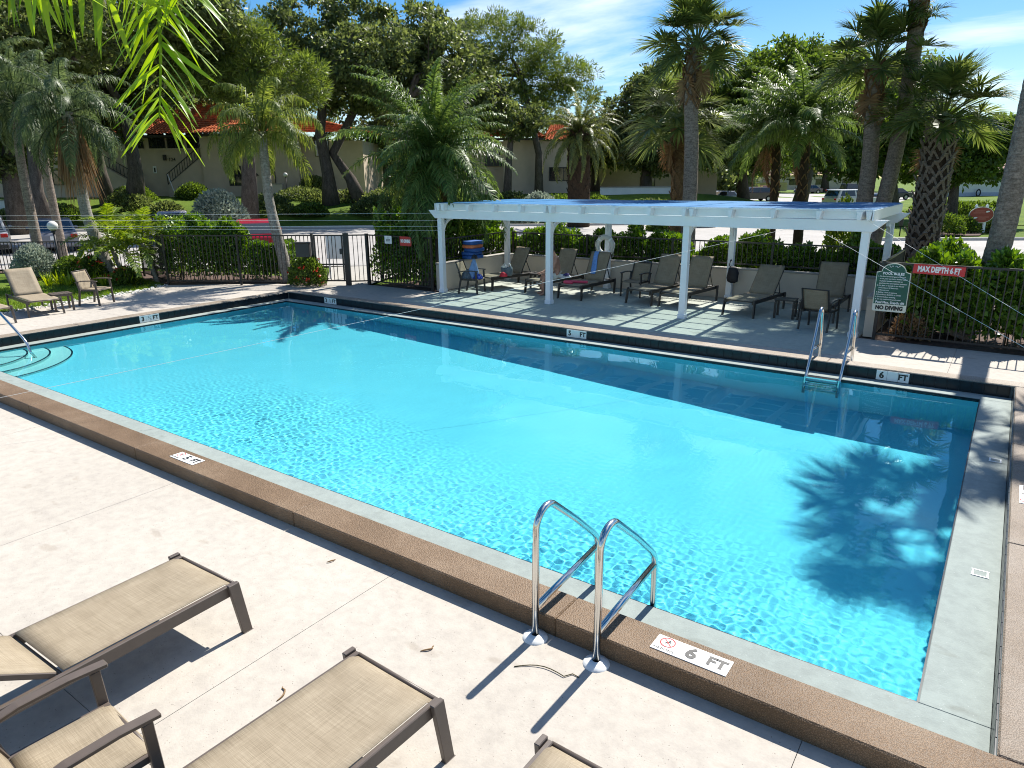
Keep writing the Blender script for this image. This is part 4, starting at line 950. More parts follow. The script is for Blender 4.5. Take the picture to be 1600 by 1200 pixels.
# ================================================================== cars
def car(label, p, rz, col, kind='sedan', L=4.5, W=1.8, Hh=1.42, group='parked cars'):
    t = thing('parked_car', label, 'car', p, rz, group); paint = simple('car_paint', col, .22, .0, var=.02, spec=.7)
    h2 = L/2; wr = .33; yf, yr = h2-.85, -h2+.85; belt = Hh*.62
    def archpts(yc): return [(yc+(wr+.06)*math.cos(a), .3+(wr+.06)*math.sin(a)) for a in np.linspace(0, math.pi, 8)]
    suv = kind in ('suv', 'hatch')
    hood = belt-.02; tail = belt+(.02 if suv else -.02)
    prof = [(h2-.03, .24), (h2, .5), (h2-.06, hood-.2), (h2-.25, hood-.1), (h2-1.15, hood)]+[(-h2+.25, tail), (-h2+.02, tail-.08), (-h2, .55), (-h2+.06, .24)]
    prof += archpts(yr)[::-1]+archpts(yf)[::-1]
    # wheel wells are cut into the side outline, so the body is three convex strips joined along the length
    XM = Matrix(((0, 0, 1, 0), (1, 0, 0, 0), (0, 1, 0, 0), (0, 0, 0, 1)))
    mb = MB(); mb.prism(prof, -W/2, W/2, XM); mb.build('body', paint, t, bevel=.035)
    if kind == 'sedan': roof = [(h2-1.2, hood-.01), (h2-1.95, Hh), (-h2+1.35, Hh-.02), (-h2+.55, tail-.01)]
    elif kind == 'hatch': roof = [(h2-1.0, hood-.01), (h2-1.75, Hh), (-h2+.7, Hh-.03), (-h2+.12, tail-.01)]
    elif kind == 'pickup': roof = [(h2-1.3, hood-.01), (h2-1.9, Hh), (-h2+2.2, Hh), (-h2+2.0, tail-.01)]
    else: roof = [(h2-1.15, hood-.01), (h2-1.8, Hh), (-h2+.5, Hh-.01), (-h2+.14, tail-.01)]
    tw_ = W/2-.16; bw = W/2-.03
    def pt(y, z, s): q = (z-belt)/(Hh-belt); return (s*(bw+(tw_-bw)*q), y, z)
    vs = [pt(y, z, s) for s in (-1, 1) for y, z in roof]
    mb = MB(); mb.add(vs, [(0, 1, 2, 3), (4, 7, 6, 5), (0, 4, 5, 1), (1, 5, 6, 2), (2, 6, 7, 3), (3, 7, 4, 0)]); mb.build('cabin', paint, t, bevel=.04)
    def panel(name, quad, mat, off=.006):
        q = [Vector(p_) for p_ in quad]; n = (q[1]-q[0]).cross(q[3]-q[0]).normalized(); c = sum(q, Vector())/4
        if n.dot(c-Vector((0, c.y*.3, belt))) < 0: n = -n
        mb = MB(); mb.add([p_+n*off for p_ in q]+[p_-n*.02 for p_ in q], [(0, 1, 2, 3), (7, 6, 5, 4), (0, 4, 5, 1), (1, 5, 6, 2), (2, 6, 7, 3), (3, 7, 4, 0)]); mb.build(name, mat, t)
    def lerp2(a, b, q): return (a[0]+(b[0]-a[0])*q, a[1]+(b[1]-a[1])*q)
    A_, B_, C_, D_ = roof
    for s in (-1, 1):
        lo1 = lerp2(A_, B_, .15); hi1 = lerp2(A_, B_, .88); lo2 = lerp2(D_, C_, .15); hi2 = lerp2(D_, C_, .88)
        cuts = [0.04, .45, .5, .93] if kind != 'pickup' else [.05, .95]
        for a, b in zip(cuts[::2], cuts[1::2]):
            panel('side_window', [pt(*lerp2(lo1, lo2, a), s), pt(*lerp2(lo1, lo2, b), s), pt(*lerp2(hi1, hi2, b), s), pt(*lerp2(hi1, hi2, a), s)], M['glass'])
    for nm, (lo, hi) in (('windscreen', (A_, B_)), ('rear_window', (D_, C_))):
        l, u = lerp2(lo, hi, .12), lerp2(lo, hi, .86); q = [pt(*l, -1), pt(*l, 1), pt(*u, 1), pt(*u, -1)]
        panel(nm, [(x*.88, y, z) for x, y, z in q], M['glass'] if nm == 'windscreen' else M['rearglass'])
    for y in (yf, yr):
        for s in (-1, 1):
            wo = thing('wheel', None, None); wo.parent = t; wo.location = (s*(W/2-.12), y, wr); del_props(wo)
            mb = MB(); mb.lathe([(.2, -.1), (wr-.03, -.11), (wr, -.08), (wr, .08), (wr-.03, .11), (.2, .1)], 20, axis='x'); mb.build('tyre', M['rubber'], wo)
            mb = MB(); mb.lathe([(0, s*.10), (.07, s*.1), (.19, s*.085), (.21, s*.09), (.21, -s*.02), (0, -s*.02)], 14, axis='x'); mb.build('rim', M['alloy'], wo)
    for s in (-1, 1):
        mb = MB(); mb.box((s*(W/2-.16), -h2+.02, belt-.16), (.26, .09, .16)); mb.build('tail_light', M['taillight'], t, bevel=.02)
        mb = MB(); mb.box((s*(W/2-.24), h2-.07, belt-.27), (.34, .12, .13)); mb.build('headlight', M['white_plate'], t, bevel=.02)
        mb = MB(); mb.box((s*(W/2+.07), h2-1.5, belt+.08), (.16, .1, .12)); mb.build('mirror', paint, t, bevel=.03)
    mb = MB(); mb.box((0, -h2-.005, .66), (.34, .02, .17)); mb.build('number_plate', M['white_plate'], t)
    mb = MB(); mb.box((0, -h2+.0, .36), (W-.12, .07, .16)); mb.build('bumper', M['darktrim'] if suv else paint, t, bevel=.02)
    return t
M['taillight'] = simple('tail_light', (.45, .012, .012), .2)
M['rearglass'] = simple('rear_glass', (.03, .04, .045), .04, spec=1.0)
FACE_AWAY = YAW
def gpt(u, D, z=-.02): return ground_at(u, D, z)
car('red hatchback seen from behind beyond the left hedge', gpt(392, 30.5), FACE_AWAY+.30, (.32, .01, .025), 'hatch', 4.2, 1.78, 1.46)
car('grey saloon seen from behind next to the left globe lamp', gpt(68, 33.5), FACE_AWAY+.58, (.20, .20, .23), 'sedan', 4.6, 1.82, 1.44)
car('silver car cut off by the left frame edge', gpt(-42, 32.5), FACE_AWAY+.6, (.35, .36, .38), 'suv', 4.6, 1.85, 1.6)
car('pale lilac saloon whose roof shows above the left hedge', gpt(262, 41), FACE_AWAY+.42, (.48, .47, .55), 'sedan', 4.6, 1.8, 1.42)
side = FACE_AWAY+math.pi/2
car('pale blue hatchback by the tall palm trunk', gpt(1126, 80), side+.35, (.42, .50, .66), 'hatch', 4.1, 1.75, 1.52)
car('dark brown minivan parked behind the pale blue hatchback', gpt(1178, 91), side+.2, (.055, .035, .04), 'suv', 5.0, 1.95, 1.75)
car('silver SUV at the back of the car park', gpt(1150, 126), side+.3, (.40, .43, .42), 'suv', 5.0, 1.95, 1.9)
car('red car at the back of the car park', gpt(1192, 122), side+.3, (.42, .05, .035), 'sedan', 4.7, 1.85, 1.5)
car('white SUV parked behind the twin palm trunks', gpt(1336, 66.5), side+math.pi+.25, (.62, .62, .62), 'suv', 5.2, 2.0, 1.8)
car('black pickup truck beyond the white SUV', gpt(1326, 104), side+math.pi+.1, (.02, .02, .022), 'pickup', 5.6, 2.0, 1.9)
car('dark blue car right of the leaning palm trunk', gpt(1396, 92), side+.1, (.03, .035, .05), 'sedan', 4.5, 1.8, 1.45)
car('dark car far off between the two feathery palms', gpt(1264, 128), side+.2, (.05, .05, .07), 'sedan', 4.6, 1.8, 1.5)
# oval name board
ob = thing('oval_sign', 'maroon oval sign on two white posts in the right lawn', 'sign', ground_at(1541, 38.5, -.03), YAW-.05)
for s in (-.28, .28):
    mb = MB(); mb.prism([(s-.055, 0), (s+.055, 0), (s+.055, 1.42), (s, 1.5), (s-.055, 1.42)], -.05, .05, UP); mb.build('post', M['white'], ob)
mb = MB(); mb.prism([(.66*math.cos(a), .93+.43*math.sin(a)) for a in np.linspace(0, 2*math.pi, 37)[:-1]], .052, .085, UP); mb.build('board', M['cream_sign'], ob)
mb = MB(); mb.prism([(.63*math.cos(a), .93+.40*math.sin(a)) for a in np.linspace(0, 2*math.pi, 37)[:-1]], .085, .092, UP); mb.build('face', M['maroon'], ob)
M['fadedred'] = simple('faded_lettering', (.45, .12, .09), .5)
mb = MB(); mb.box((0, -.094, .93), (.86, .003, .012)); [mb.box((x, -.094, z), (wd, .003, .05)) for x, z, wd in ((-.12, 1.14, .5), (-.14, 1.04, .6), (.1, .82, .6), (.08, .72, .4))]; mb.build('lettering', M['fadedred'], ob)
mb = MB()
for x, z in ((.3, 1.10), (-.3, .78)): mb.prism([(x-.11, z-.03), (x-.02, z-.045), (x+.1, z-.01), (x+.11, z+.04), (x+.02, z+.05), (x-.07, z+.03)], .092, .095, UP)
mb.build('emblem', M['white_print'], ob)
lp = thing('post_lantern', 'small dark lantern stake in the grass by the fat palm', 'lantern', ground_at(1417.5, 36.5, -.03), 0)
mb = MB(); mb.tube([(0, 0, 0), (0, 0, .5)], .03, 8); mb.build('stake', M['darktrim'], lp)
mb = MB(); mb.box((0, 0, .82), (.17, .17, .6)); mb.build('lantern_box', M['darktrim'], lp, bevel=.02)
mb = MB(); mb.lathe([(.14, 1.12), (.02, 1.22)], 4); mb.build('lantern_cap', M['darktrim'], lp)

# ================================================================== buildings
def tile_slope(parent, P0, U, Vv, w0, w1, off, h, mat, name='roof_slope', pitch=.32, course=.4):
    """barrel tiled slope: eave from P0 along U (w0 long), up Vv for h; ridge w1 long starting at off"""
    U, Vv, P0 = Vector(U).normalized(), Vector(Vv).normalized(), Vector(P0); Nn = U.cross(Vv).normalized()
    nc = max(2, int(w0/pitch)); nr = max(2, int(h/course)); sub = 4; vs = []; fs = []
    for j in range(nr):
        for e in (0, 1):
            q = (j+e)/nr; l = off*q; wd = w0+(w1-w0)*q; lift = .07*(1-e)
            for i in range(nc*sub+1):
                s = l+wd*i/(nc*sub); vs.append(P0+U*s+Vv*(h*q)+Nn*(.075*abs(math.sin(math.pi*i/sub))+lift))
        b = j*2*(nc*sub+1); m = nc*sub+1
        fs += [(b+i, b+i+1, b+m+i+1, b+m+i) for i in range(m-1)]
        if j: fs += [(b-m+i, b-m+i+1, b+i+1, b+i) for i in range(m-1)]
    mb = MB(); mb.add(vs, fs); return mb.build(name, mat, parent)
def window(parent, x, z, w, h, y=-.0, mull=1):
    mb = MB(); f = .06
    mb.box((x, y-.03, z+h/2-f/2), (w, .08, f)); mb.box((x, y-.03, z-h/2+f/2), (w, .08, f)); mb.box((x-w/2+f/2, y-.03, z), (f, .08, h-2*f)); mb.box((x+w/2-f/2, y-.03, z), (f, .08, h-2*f))
    for k in range(mull): mb.box((x-w/2+w*(k+1)/(mull+1), y-.03, z), (f*.8, .07, h-2*f))
    o = mb.build('window', M['darktrim'], parent)
    mb = MB(); mb.box((x, y-.012, z), (w-2*f, .02, h-2*f)); mb.build('pane', M['glass'], o); return o
DA = 66.0; kA = DA/1085.8
def ax_(u): return (u-300)*kA
def az_(v): return EYE-(v-285.5)*kA
o0 = ground_at(300, DA)
bA = thing('apartment_building', 'beige two storey apartment building with red tiled roof behind the left trees', 'building', o0, YAW)
def bbox(name, x0, x1, y0, y1, z0, z1, mat, par, bevel=0):
    mb = MB(); mb.box(((x0+x1)/2, (y0+y1)/2, (z0+z1)/2), (x1-x0, y1-y0, z1-z0)); return mb.build(name, mat, par, bevel=bevel)
EZ = 7.0
bbox('wall', ax_(60), ax_(330), 0, 12, .8, EZ, M['stucco'], bA); bbox('wall', ax_(330)+.003, ax_(470), -1.6, 12, .8, EZ, M['stucco'], bA); bbox('wall', ax_(470)+.003, ax_(560), -.3, 12, .8, EZ-.6, M['stucco'], bA)
bbox('wall', ax_(-30), ax_(60)-.003, 2, 13, .8, EZ-.8, M['stucco'], bA)
bbox('belt_course', ax_(160), ax_(329), -.12, -.003, az_(241), az_(238), M['stucco'], bA)
bbox('eave', ax_(50), ax_(332), -.9, -.003, EZ-.22, EZ-.02, M['darktrim'], bA); bbox('eave', ax_(332)+.003, ax_(478), -2.5, -1.603, EZ-.22, EZ-.02, M['darktrim'], bA)
x0, x1 = ax_(45), ax_(575)
tile_slope(bA, (x0, -1.0, EZ), (1, 0, 0), (0, 6.8, 3.4), x1-x0, ax_(300)-ax_(150), ax_(150)-x0, 7.6, M['roof'])
tile_slope(bA, (ax_(326), -2.7, EZ+.02), (1, 0, 0), (0, 6.2, 2.3), ax_(484)-ax_(326), 1.6, (ax_(484)-ax_(326))/2-.8, 6.2, M['roof'])
tile_slope(bA, (x0, 13, EZ), (0, -1, 0), (1, 0, .52), 14, 3.2, 5.4, 7.3, M['roof']); tile_slope(bA, (x1, -1, EZ), (0, 1, 0), (-1, 0, .235), 14, 3.2, 5.4, 14.4, M['roof'])
tile_slope(bA, (ax_(-45), 1.2, EZ-.8), (1, 0, 0), (0, 5, 2.5), ax_(50)-ax_(-45), 2, 1.9, 5.5, M['roof'])
for u in (224, 256, 283, 312): window(bA, ax_(u), az_(227), 1.45, 1.6)
window(bA, ax_(418), az_(232), 1.35, 1.6, -1.6); window(bA, ax_(376), az_(278), 1.15, 1.7, -1.6, 0); window(bA, ax_(428), az_(277), .8, 1.9, -1.6, 0)
window(bA, ax_(100), az_(278), .9, 1.3, 0, 0); window(bA, ax_(120), az_(230), 1.3, 1.5, 0); window(bA, ax_(500), az_(240), 1.3, 1.4, -.3); window(bA, ax_(188), az_(300), 1.9, .5, 0, 0); window(bA, ax_(318), az_(297), 1.4, .5, 0, 0)
for u, v, s in ((216, 254, '123'), (275, 254, '124'), (308, 272, '125')): text(s, .42, M['black_print'], bA, (ax_(u), -.01, az_(v)), (math.pi/2, 0, 0), .01, 'house_number')
for u in (220, 265): bbox('wall_light', ax_(u)-.12, ax_(u)+.12, -.2, -.003, az_(255), az_(247), M['darktrim'], bA)
bbox('wall_plaque', ax_(245), ax_(250), -.05, -.003, az_(273), az_(263), M['white_plate'], bA); bbox('plaque_figure', ax_(246.4), ax_(248.6), -.07, -.053, az_(271.5), az_(265), M['black_print'], bA)
mb = MB()
for k in range(5): mb.tube([(ax_(390)+.25*k, -1.66, az_(279)), (ax_(390)+.25*k+.1, -1.7, az_(275)+.1*(k % 2)), (ax_(390)+.25*k+.2, -1.66, az_(278))], .06, 6)
mb.build('wall_ornament', M['darktrim'], bA)
def stair(x_lo, x_hi, nm):
    zl, zh = az_(291), az_(250); mb = MB(); s = 1 if x_hi > x_lo else -1
    mb.prism([(x_lo, zl-1), (x_lo, zl), (x_hi, zh), (x_hi, zl-1)], .9, 1.1, UP); mb.build('stair_wall', M['stucco'], bA)
    rl = MB(); a = Vector((x_lo, -1.0, zl+1.0)); b = Vector((x_hi, -1.0, zh+1.0)); rl.bar(a, b, .06, .07); rl.bar(a-Vector((0, 0, .85)), b-Vector((0, 0, .85)), .05, .05); o = rl.build('stair_rail', M['darktrim'], bA)
    n = 14
    for k in range(n+1):
        p = a.lerp(b, k/n); mb = MB(); mb.box((p.x, -1.0, p.z-.45), (.04 if 0 < k < n else .09, .04, .9)); mb.build('baluster', M['darktrim'], o)
    mb = MB(); mb.bar(a-Vector((-s*.05, 0, 0)), a-Vector((-s*.9, .6, 2.3)), .05, .05); mb.build('lower_rail', M['white'], o)
stair(ax_(229), ax_(160), 'l'); stair(ax_(272), ax_(328), 'r')
# front steps and low garden walls
st = thing('entry_steps', 'flight of concrete steps climbing to the apartment entrance', 'steps', o0, YAW)
for k in range(9):
    z1 = .15+k*.19; mb = MB(); mb.box(((ax_(252)+ax_(276))/2+(-.6 if k > 5 else 0), -9.5+k*.75+.45, z1/2-.05), (2.1-.05*k*0, .9, z1+.1)); mb.build('step', M['walk'], st, bevel=.01)
mb = MB(); mb.tube([(ax_(250)-.2, -9.4, .2), (ax_(250)-.2, -9.4, 1.1), (ax_(246)-.4, -4, 2.6), (ax_(246)-.4, -4, 1.5)], .04, 6); mb.build('step_rail', M['darktrim'], st)
def gwall(label, u0, u1, D0, D1, z0, z1, mat='tanwall', w=.25):
    a, b = ground_at(u0, D0), ground_at(u1, D1); t = thing('garden_wall', label, 'wall', (a.x, a.y, 0)); d = b-a; mb = MB()
    mb.bar((0, 0, (z0+z1)/2), (d.x, d.y, (z0+z1)/2), w, z1-z0); mb.build('wall_body', M[mat], t)
    mb = MB(); mb.bar((0, 0, z1+.04), (d.x, d.y, z1+.04), w+.1, .08); mb.build('wall_cap', M['walk'], t)
gwall('low garden wall behind the shrubs right of the apartment entrance', 440, 562, 62.5, 62.5, .6, 2.1)
gwall('short garden wall by the apartment doorway', 424, 441, 63, 63, .6, 2.7)
gwall('pale low wall at the far left behind the grey car', -40, 34, 54, 54, .1, 1.75, 'whitewall')
gwall('white panelled wall right of the date palm', 938, 1056, 60, 60, -.1, 2.2, 'whitewall')
gwall('long low wall at the back of the car park', 1105, 1230, 150, 150, 0, 1.7, 'tanwall')
DB = 62.0; kB = DB/1085.8; o1 = ground_at(815, DB)
def bx_(u): return (u-815)*kB
def bz_(v): return EYE-(v-280.3)*kB
bB = thing('apartment_building', 'beige tile roofed house between the big feathery palm and the date palm', 'building', o1, YAW)
bbox('wall', bx_(788), bx_(846), 0, 9, -.1, bz_(224), M['stucco'], bB); bbox('wall', bx_(846)+.003, bx_(912), 1.4, 9, -.1, bz_(226), M['stucco'], bB); bbox('wall', bx_(735), bx_(788)-.003, 1.2, 9, -.1, bz_(226), M['stucco'], bB)
bbox('eave', bx_(742), bx_(850), -.6, -.003, bz_(226), bz_(223)-.01, M['darktrim'], bB)
tile_slope(bB, (bx_(738), -.8, bz_(223)), (1, 0, 0), (0, 5, 1.75), bx_(850)-bx_(738), .5, bx_(813)-bx_(738), 5.3, M['roof'])
tile_slope(bB, (bx_(850), -.8, bz_(223)), (0, 1, 0), (-1, 0, .82), 10, .5, 5, 2.7, M['roof'])
tile_slope(bB, (bx_(846), .8, bz_(226)), (1, 0, 0), (0, 5, 1.6), bx_(920)-bx_(846), 2, 1.0, 5.2, M['roof'])
window(bB, bx_(874), bz_(274), 1.9, 1.15, 1.4, 2); window(bB, bx_(772), bz_(245), 1.2, 1.3, 1.2); bbox('porch_shade', bx_(760), bx_(786), .9, 1.19, bz_(262), bz_(248), M['darktrim'], bB)
bD = thing('apartment_building', 'red tiled roof showing above bushes right of the date palm', 'building', ground_at(990, 78), YAW)
bbox('wall', -5, 9, 0, 8, -.1, 5.0, M['stucco'], bD); tile_slope(bD, (-5.6, -.7, 5), (1, 0, 0), (0, 5, 2.1), 15.2, 4, 5.6, 5.4, M['roof']); window(bD, 1.5, 2.4, 1.6, 1.3, 0)
bE = thing('pale_villa', 'pale villas with long roofs at the back of the car park', 'building', ground_at(1175, 168), YAW)
bbox('wall', -12, 26, 0, 8, -.1, 3.2, M['tanwall'], bE); tile_slope(bE, (-12.6, -.8, 3.2), (1, 0, 0), (0, 5, 1.9), 39.2, 34, 2.6, 5.2, M['pinkroof'], pitch=.6, course=.8)
for k in range(6): window(bE, -9+k*6.2, 1.7, 2.0, 1.3, 0)
DG_ = 104.0; kG = DG_/1085.8; o2 = ground_at(1560, DG_)
bG = thing('garage', 'long white garage with pale pink tiled roof at the right edge', 'building', o2, YAW)
bbox('wall', -6.5, 14, 0, 7, -.1, 2.85, M['whitewall'], bG); bbox('base_band', -6.5, 14, -.05, -.003, -.1, .5, simple('pale_blue_band', (.42, .46, .56), .8), bG)
tile_slope(bG, (-7.2, -.9, 2.85), (1, 0, 0), (0, 5, 2.2), 22, 17, 2.2, 5.4, M['pinkroof'], pitch=.42, course=.5)
bbox('fascia', -7.1, 14.4, -.92, -.82, 2.62, 2.86, M['darktrim'], bG)
wr_ = thing('leaning_wheel', 'black ring leaning against the white garage wall', 'wheel', ground_at(1531.5, DG_-.6, .45), YAW)
mb = MB(); mb.lathe([(.36+.09*math.cos(a), .09*math.sin(a)) for a in np.linspace(0, 2*math.pi, 9)], 24, axis='y'); mb.build('ring', M['rubber'], wr_).scale = (.8, 1, 1.25)
# ================================================================== vegetation
def norm(a): return a/np.maximum(np.linalg.norm(a, axis=-1, keepdims=True), 1e-9)
def leaf_quads(P, Dr, L, Wd, rg, fold=.0):
    """diamond leaves at P pointing along Dr, length L and width Wd (arrays)"""
    n = len(P); rnd = rg.normal(size=(n, 3)); S_ = norm(np.cross(Dr, rnd)); L = np.broadcast_to(L, (n,))[:, None]; Wd = np.broadcast_to(Wd, (n,))[:, None]
    V = np.stack([P, P+Dr*L*.45+S_*Wd/2, P+Dr*L, P+Dr*L*.45-S_*Wd/2], 1)
    return V
def quads_mesh(name, V, mat):
    n = len(V); return np_mesh(name, V.reshape(-1, 3), np.arange(4*n).reshape(n, 4), mat)
def crown_tree(name, label, base, blobs, nclump, nleaf, leaf, clump_r, mat, bark_, trunk_r, group=None, seed=0, needle=False, fork=None, trunk_pts=None, cat='tree', limbs=True):
    """blobs: list of (offset from base xyz, radii xyz); trunk reaches into them with limbs to every clump"""
    rg = np.random.default_rng(seed); t = thing(name, label, cat, base, 0, group); nclump = int(nclump*2.1); clump_r *= .72
    vol = np.array([b[1][0]*b[1][1]*b[1][2] for b in blobs])**.7; cnt = np.maximum(1, np.round(nclump*vol/vol.sum())).astype(int)
    cl = []
    for (c, r), k in zip(blobs, cnt):
        d = norm(rg.normal(size=(k, 3))); rad = rg.uniform(.25, 1, k)**.45; cl.append(np.array(c)+d*np.array(r)*rad[:, None])
    cl = np.concatenate(cl); nc = len(cl)
    nleaf = int(nleaf*.56); leaf *= 1.1; per = rg.integers(int(nleaf*.6), int(nleaf*1.4), nc); cid = np.repeat(np.arange(nc), per); n = len(cid)
    cr = clump_r*rg.uniform(.6, 1.35, nc)
    d = norm(rg.normal(size=(n, 3))); q = rg.uniform(0, 1, n)**(.5 if not needle else .33)
    P = cl[cid]+d*q[:, None]*cr[cid][:, None]*np.array([1, 1, .62])
    if needle:
        Dr = norm(d+rg.normal(0, .35, (n, 3))+np.array([0, 0, .25])); V = leaf_quads(P, Dr, leaf*rg.uniform(.8, 1.5, n)*1.6, leaf*.32, rg)
    else:
        Dr = norm(d*.6+rg.normal(0, .7, (n, 3))); V = leaf_quads(P, Dr, leaf*rg.uniform(.7, 1.4, n), leaf*rg.uniform(.45, .7, n), rg)
    link('crown', quads_mesh('crown', V, mat), t)
    mb = MB(); tp = [Vector(p) for p in (trunk_pts or [(0, 0, 0), (.1, 0, 1.2), (.0, .1, 2.6)])]
    N = len(tp); mb.tube(tp, [trunk_r*(1.35 if i == 0 else 1-.45*i/(N-1)) for i in range(N)], 12)
    if limbs:
        sel = rg.permutation(nc)[:min(nc, 46)]; top = tp[-1]; r0 = trunk_r*.5
        # main forks first, then twigs hanging off them
        mains = []
        for i in sel[:7]:
            e = Vector(cl[i]); m = top.lerp(e, .5)+Vector((rg.normal(0, .3), rg.normal(0, .3), rg.normal(.3, .3)))
            pts = [top, top.lerp(m, .5)+Vector((0, 0, .1)), m, m.lerp(e, .5)+Vector((0, 0, rg.normal(0, .15))), e]; mains.append(pts); mb.tube(pts, [r0, r0*.75, r0*.5, r0*.3, r0*.12], 7, False)
        for i in sel[7:]:
            e = Vector(cl[i]); best = min((p for pts in mains for p in pts[1:]), key=lambda p: (p-e).length); m = best.lerp(e, .5)+Vector((rg.normal(0, .15), rg.normal(0, .15), rg.normal(.1, .15)))
            mb.tube([best, m, e], [r0*.3, r0*.2, r0*.07], 5, False)
    mb.build('trunk', bark_, t); return t

# ---- palm leaves: every frond is its own object, meshes shared between alike fronds
def strips(root, Dr, L, Wd, up, droop):
    """5-point blades: root pair, mid pair, tip; droop bends the tip down"""
    n = len(root); L = L[:, None]; Wd = Wd[:, None]; S_ = norm(np.cross(Dr, up)); dn = np.array([0, 0, -1.0]); dr = droop[:, None]
    mid = root+Dr*L*.5+dn*L*.12*dr; tip = root+Dr*L*(1-.25*dr)+dn*L*.55*dr
    return np.stack([root-S_*Wd*.3, root+S_*Wd*.3, mid-S_*Wd*.5, mid+S_*Wd*.5, tip], 1)
def blades_mesh(name, V, mat, extra=None):
    n = len(V); b = np.arange(n)[:, None]*5; q = b+np.array([[0, 1, 3, 2]]); t = b+np.array([[2, 3, 4]])
    Vv = V.reshape(-1, 3)
    if extra is not None:
        ev, ef = extra; q = np.concatenate([q, ef+len(Vv)]); Vv = np.concatenate([Vv, ev])
    return np_mesh(name, Vv, [q, t], mat)
def rachis_tube(pts, r0, r1, n=5):
    mb = MB(); N = len(pts); mb.tube([Vector(p) for p in pts], [r0+(r1-r0)*i/(N-1) for i in range(N)], n, False)
    return np.array([tuple(v) for v in mb.v]), np.array(mb.f)
def pinnate(L, el, curve, n, ll, lw, vee, droop, rg, mat, base=.16, name='frond', taper=.45, pull=.6, twist=.3):
    K = 24; q = np.linspace(0, 1, K); ang = el-curve*q**1.4; ds = L/(K-1)
    x = np.concatenate([[0], np.cumsum(np.cos(ang[:-1])*ds)]); z = np.concatenate([[0], np.cumsum(np.sin(ang[:-1])*ds)]); y = rg.normal(0, .05*L)*q**2
    C_ = np.stack([x, y, z], 1)
    u = np.linspace(base, .995, n); u = np.repeat(u, 2); side = np.tile([1, -1], n); u = np.clip(u+rg.normal(0, .25/n, 2*n), base, 1)
    root = np.stack([np.interp(u, q, C_[:, i]) for i in range(3)], 1); a = np.interp(u, q, ang)
    T = np.stack([np.cos(a), np.zeros_like(a), np.sin(a)], 1); Nn = np.stack([-np.sin(a), np.zeros_like(a), np.cos(a)], 1); Y = np.zeros_like(T); Y[:, 1] = side
    fwd = .35+pull*u+rg.normal(0, .08, 2*n); ve = vee+rg.normal(0, twist, 2*n)
    Dr = norm(Y+T*fwd[:, None]+Nn*ve[:, None])
    prof = np.sin(np.pi*np.clip(.12+.88*(u-base)/(1-base), 0, 1)**.75)**.6*(1-taper*u)+.25*(1-u)*0
    Ls = ll*np.maximum(prof, .25)*rg.uniform(.88, 1.08, 2*n)
    V = strips(root, Dr, Ls, np.full(2*n, lw), Nn, droop*rg.uniform(.6, 1.3, 2*n))
    return blades_mesh(name, V, mat, rachis_tube(C_[::2], .012*L, .003*L))
def fan(pet, el, curve, sl, n, rg, mat, lw=.05, droop=.7, name='frond'):
    K = 10; q = np.linspace(0, 1, K); ang = el-curve*q**1.5; ds = pet/(K-1)
    x = np.concatenate([[0], np.cumsum(np.cos(ang[:-1])*ds)]); z = np.concatenate([[0], np.cumsum(np.sin(ang[:-1])*ds)]); C_ = np.stack([x, 0*x, z], 1)
    a = ang[-1]-.25; T = np.array([math.cos(a), 0, math.sin(a)]); Nn = np.array([-math.sin(a), 0, math.cos(a)]); Y = np.array([0, 1.0, 0])
    th = np.linspace(-2.35, 2.35, n)+rg.normal(0, .03, n); hub = C_[-1]
    root = hub+T*(.28*sl*np.clip(np.cos(th), -.3, 1))[:, None]
    Dr = norm(np.cos(th)[:, None]*T+np.sin(th)[:, None]*Y+Nn*(.42*np.abs(np.sin(th))[:, None]+rg.normal(0, .1, n)[:, None]))
    Ls = sl*(.80+.2*np.cos(th))*rg.uniform(.85, 1.08, n)
    V = strips(root, Dr, Ls, np.full(n, lw), np.tile(Nn, (n, 1)), droop*rg.uniform(.4, 1.3, n))
    return blades_mesh(name, V, mat, rachis_tube(C_, .022, .012))
def palm_trunk(mb, pts, rads, rings=True, n=14, step=.09):
    P = [Vector(p) for p in pts]; Ls = [0]
    for a, b in zip(P, P[1:]): Ls.append(Ls[-1]+(b-a).length)
    tot = Ls[-1]; m = max(8, int(tot/step)); out = []; rr = []
    for k in range(m+1):
        s = tot*k/m; i = max(j for j in range(len(Ls)) if Ls[j] <= s+1e-9); i = min(i, len(P)-2); q = (s-Ls[i])/(Ls[i+1]-Ls[i])
        p0, p1, p2, p3 = P[max(0, i-1)], P[i], P[i+1], P[min(len(P)-1, i+2)]
        out.append(.5*((2*p1)+(p2-p0)*q+(2*p0-5*p1+4*p2-p3)*q*q+(3*p1-p0-3*p2+p3)*q**3)); rr.append((rads[i]+(rads[i+1]-rads[i])*q)*(1+(.035*(k % 2) if rings else 0)))
    mb.tube(out, rr, n); return out, rr
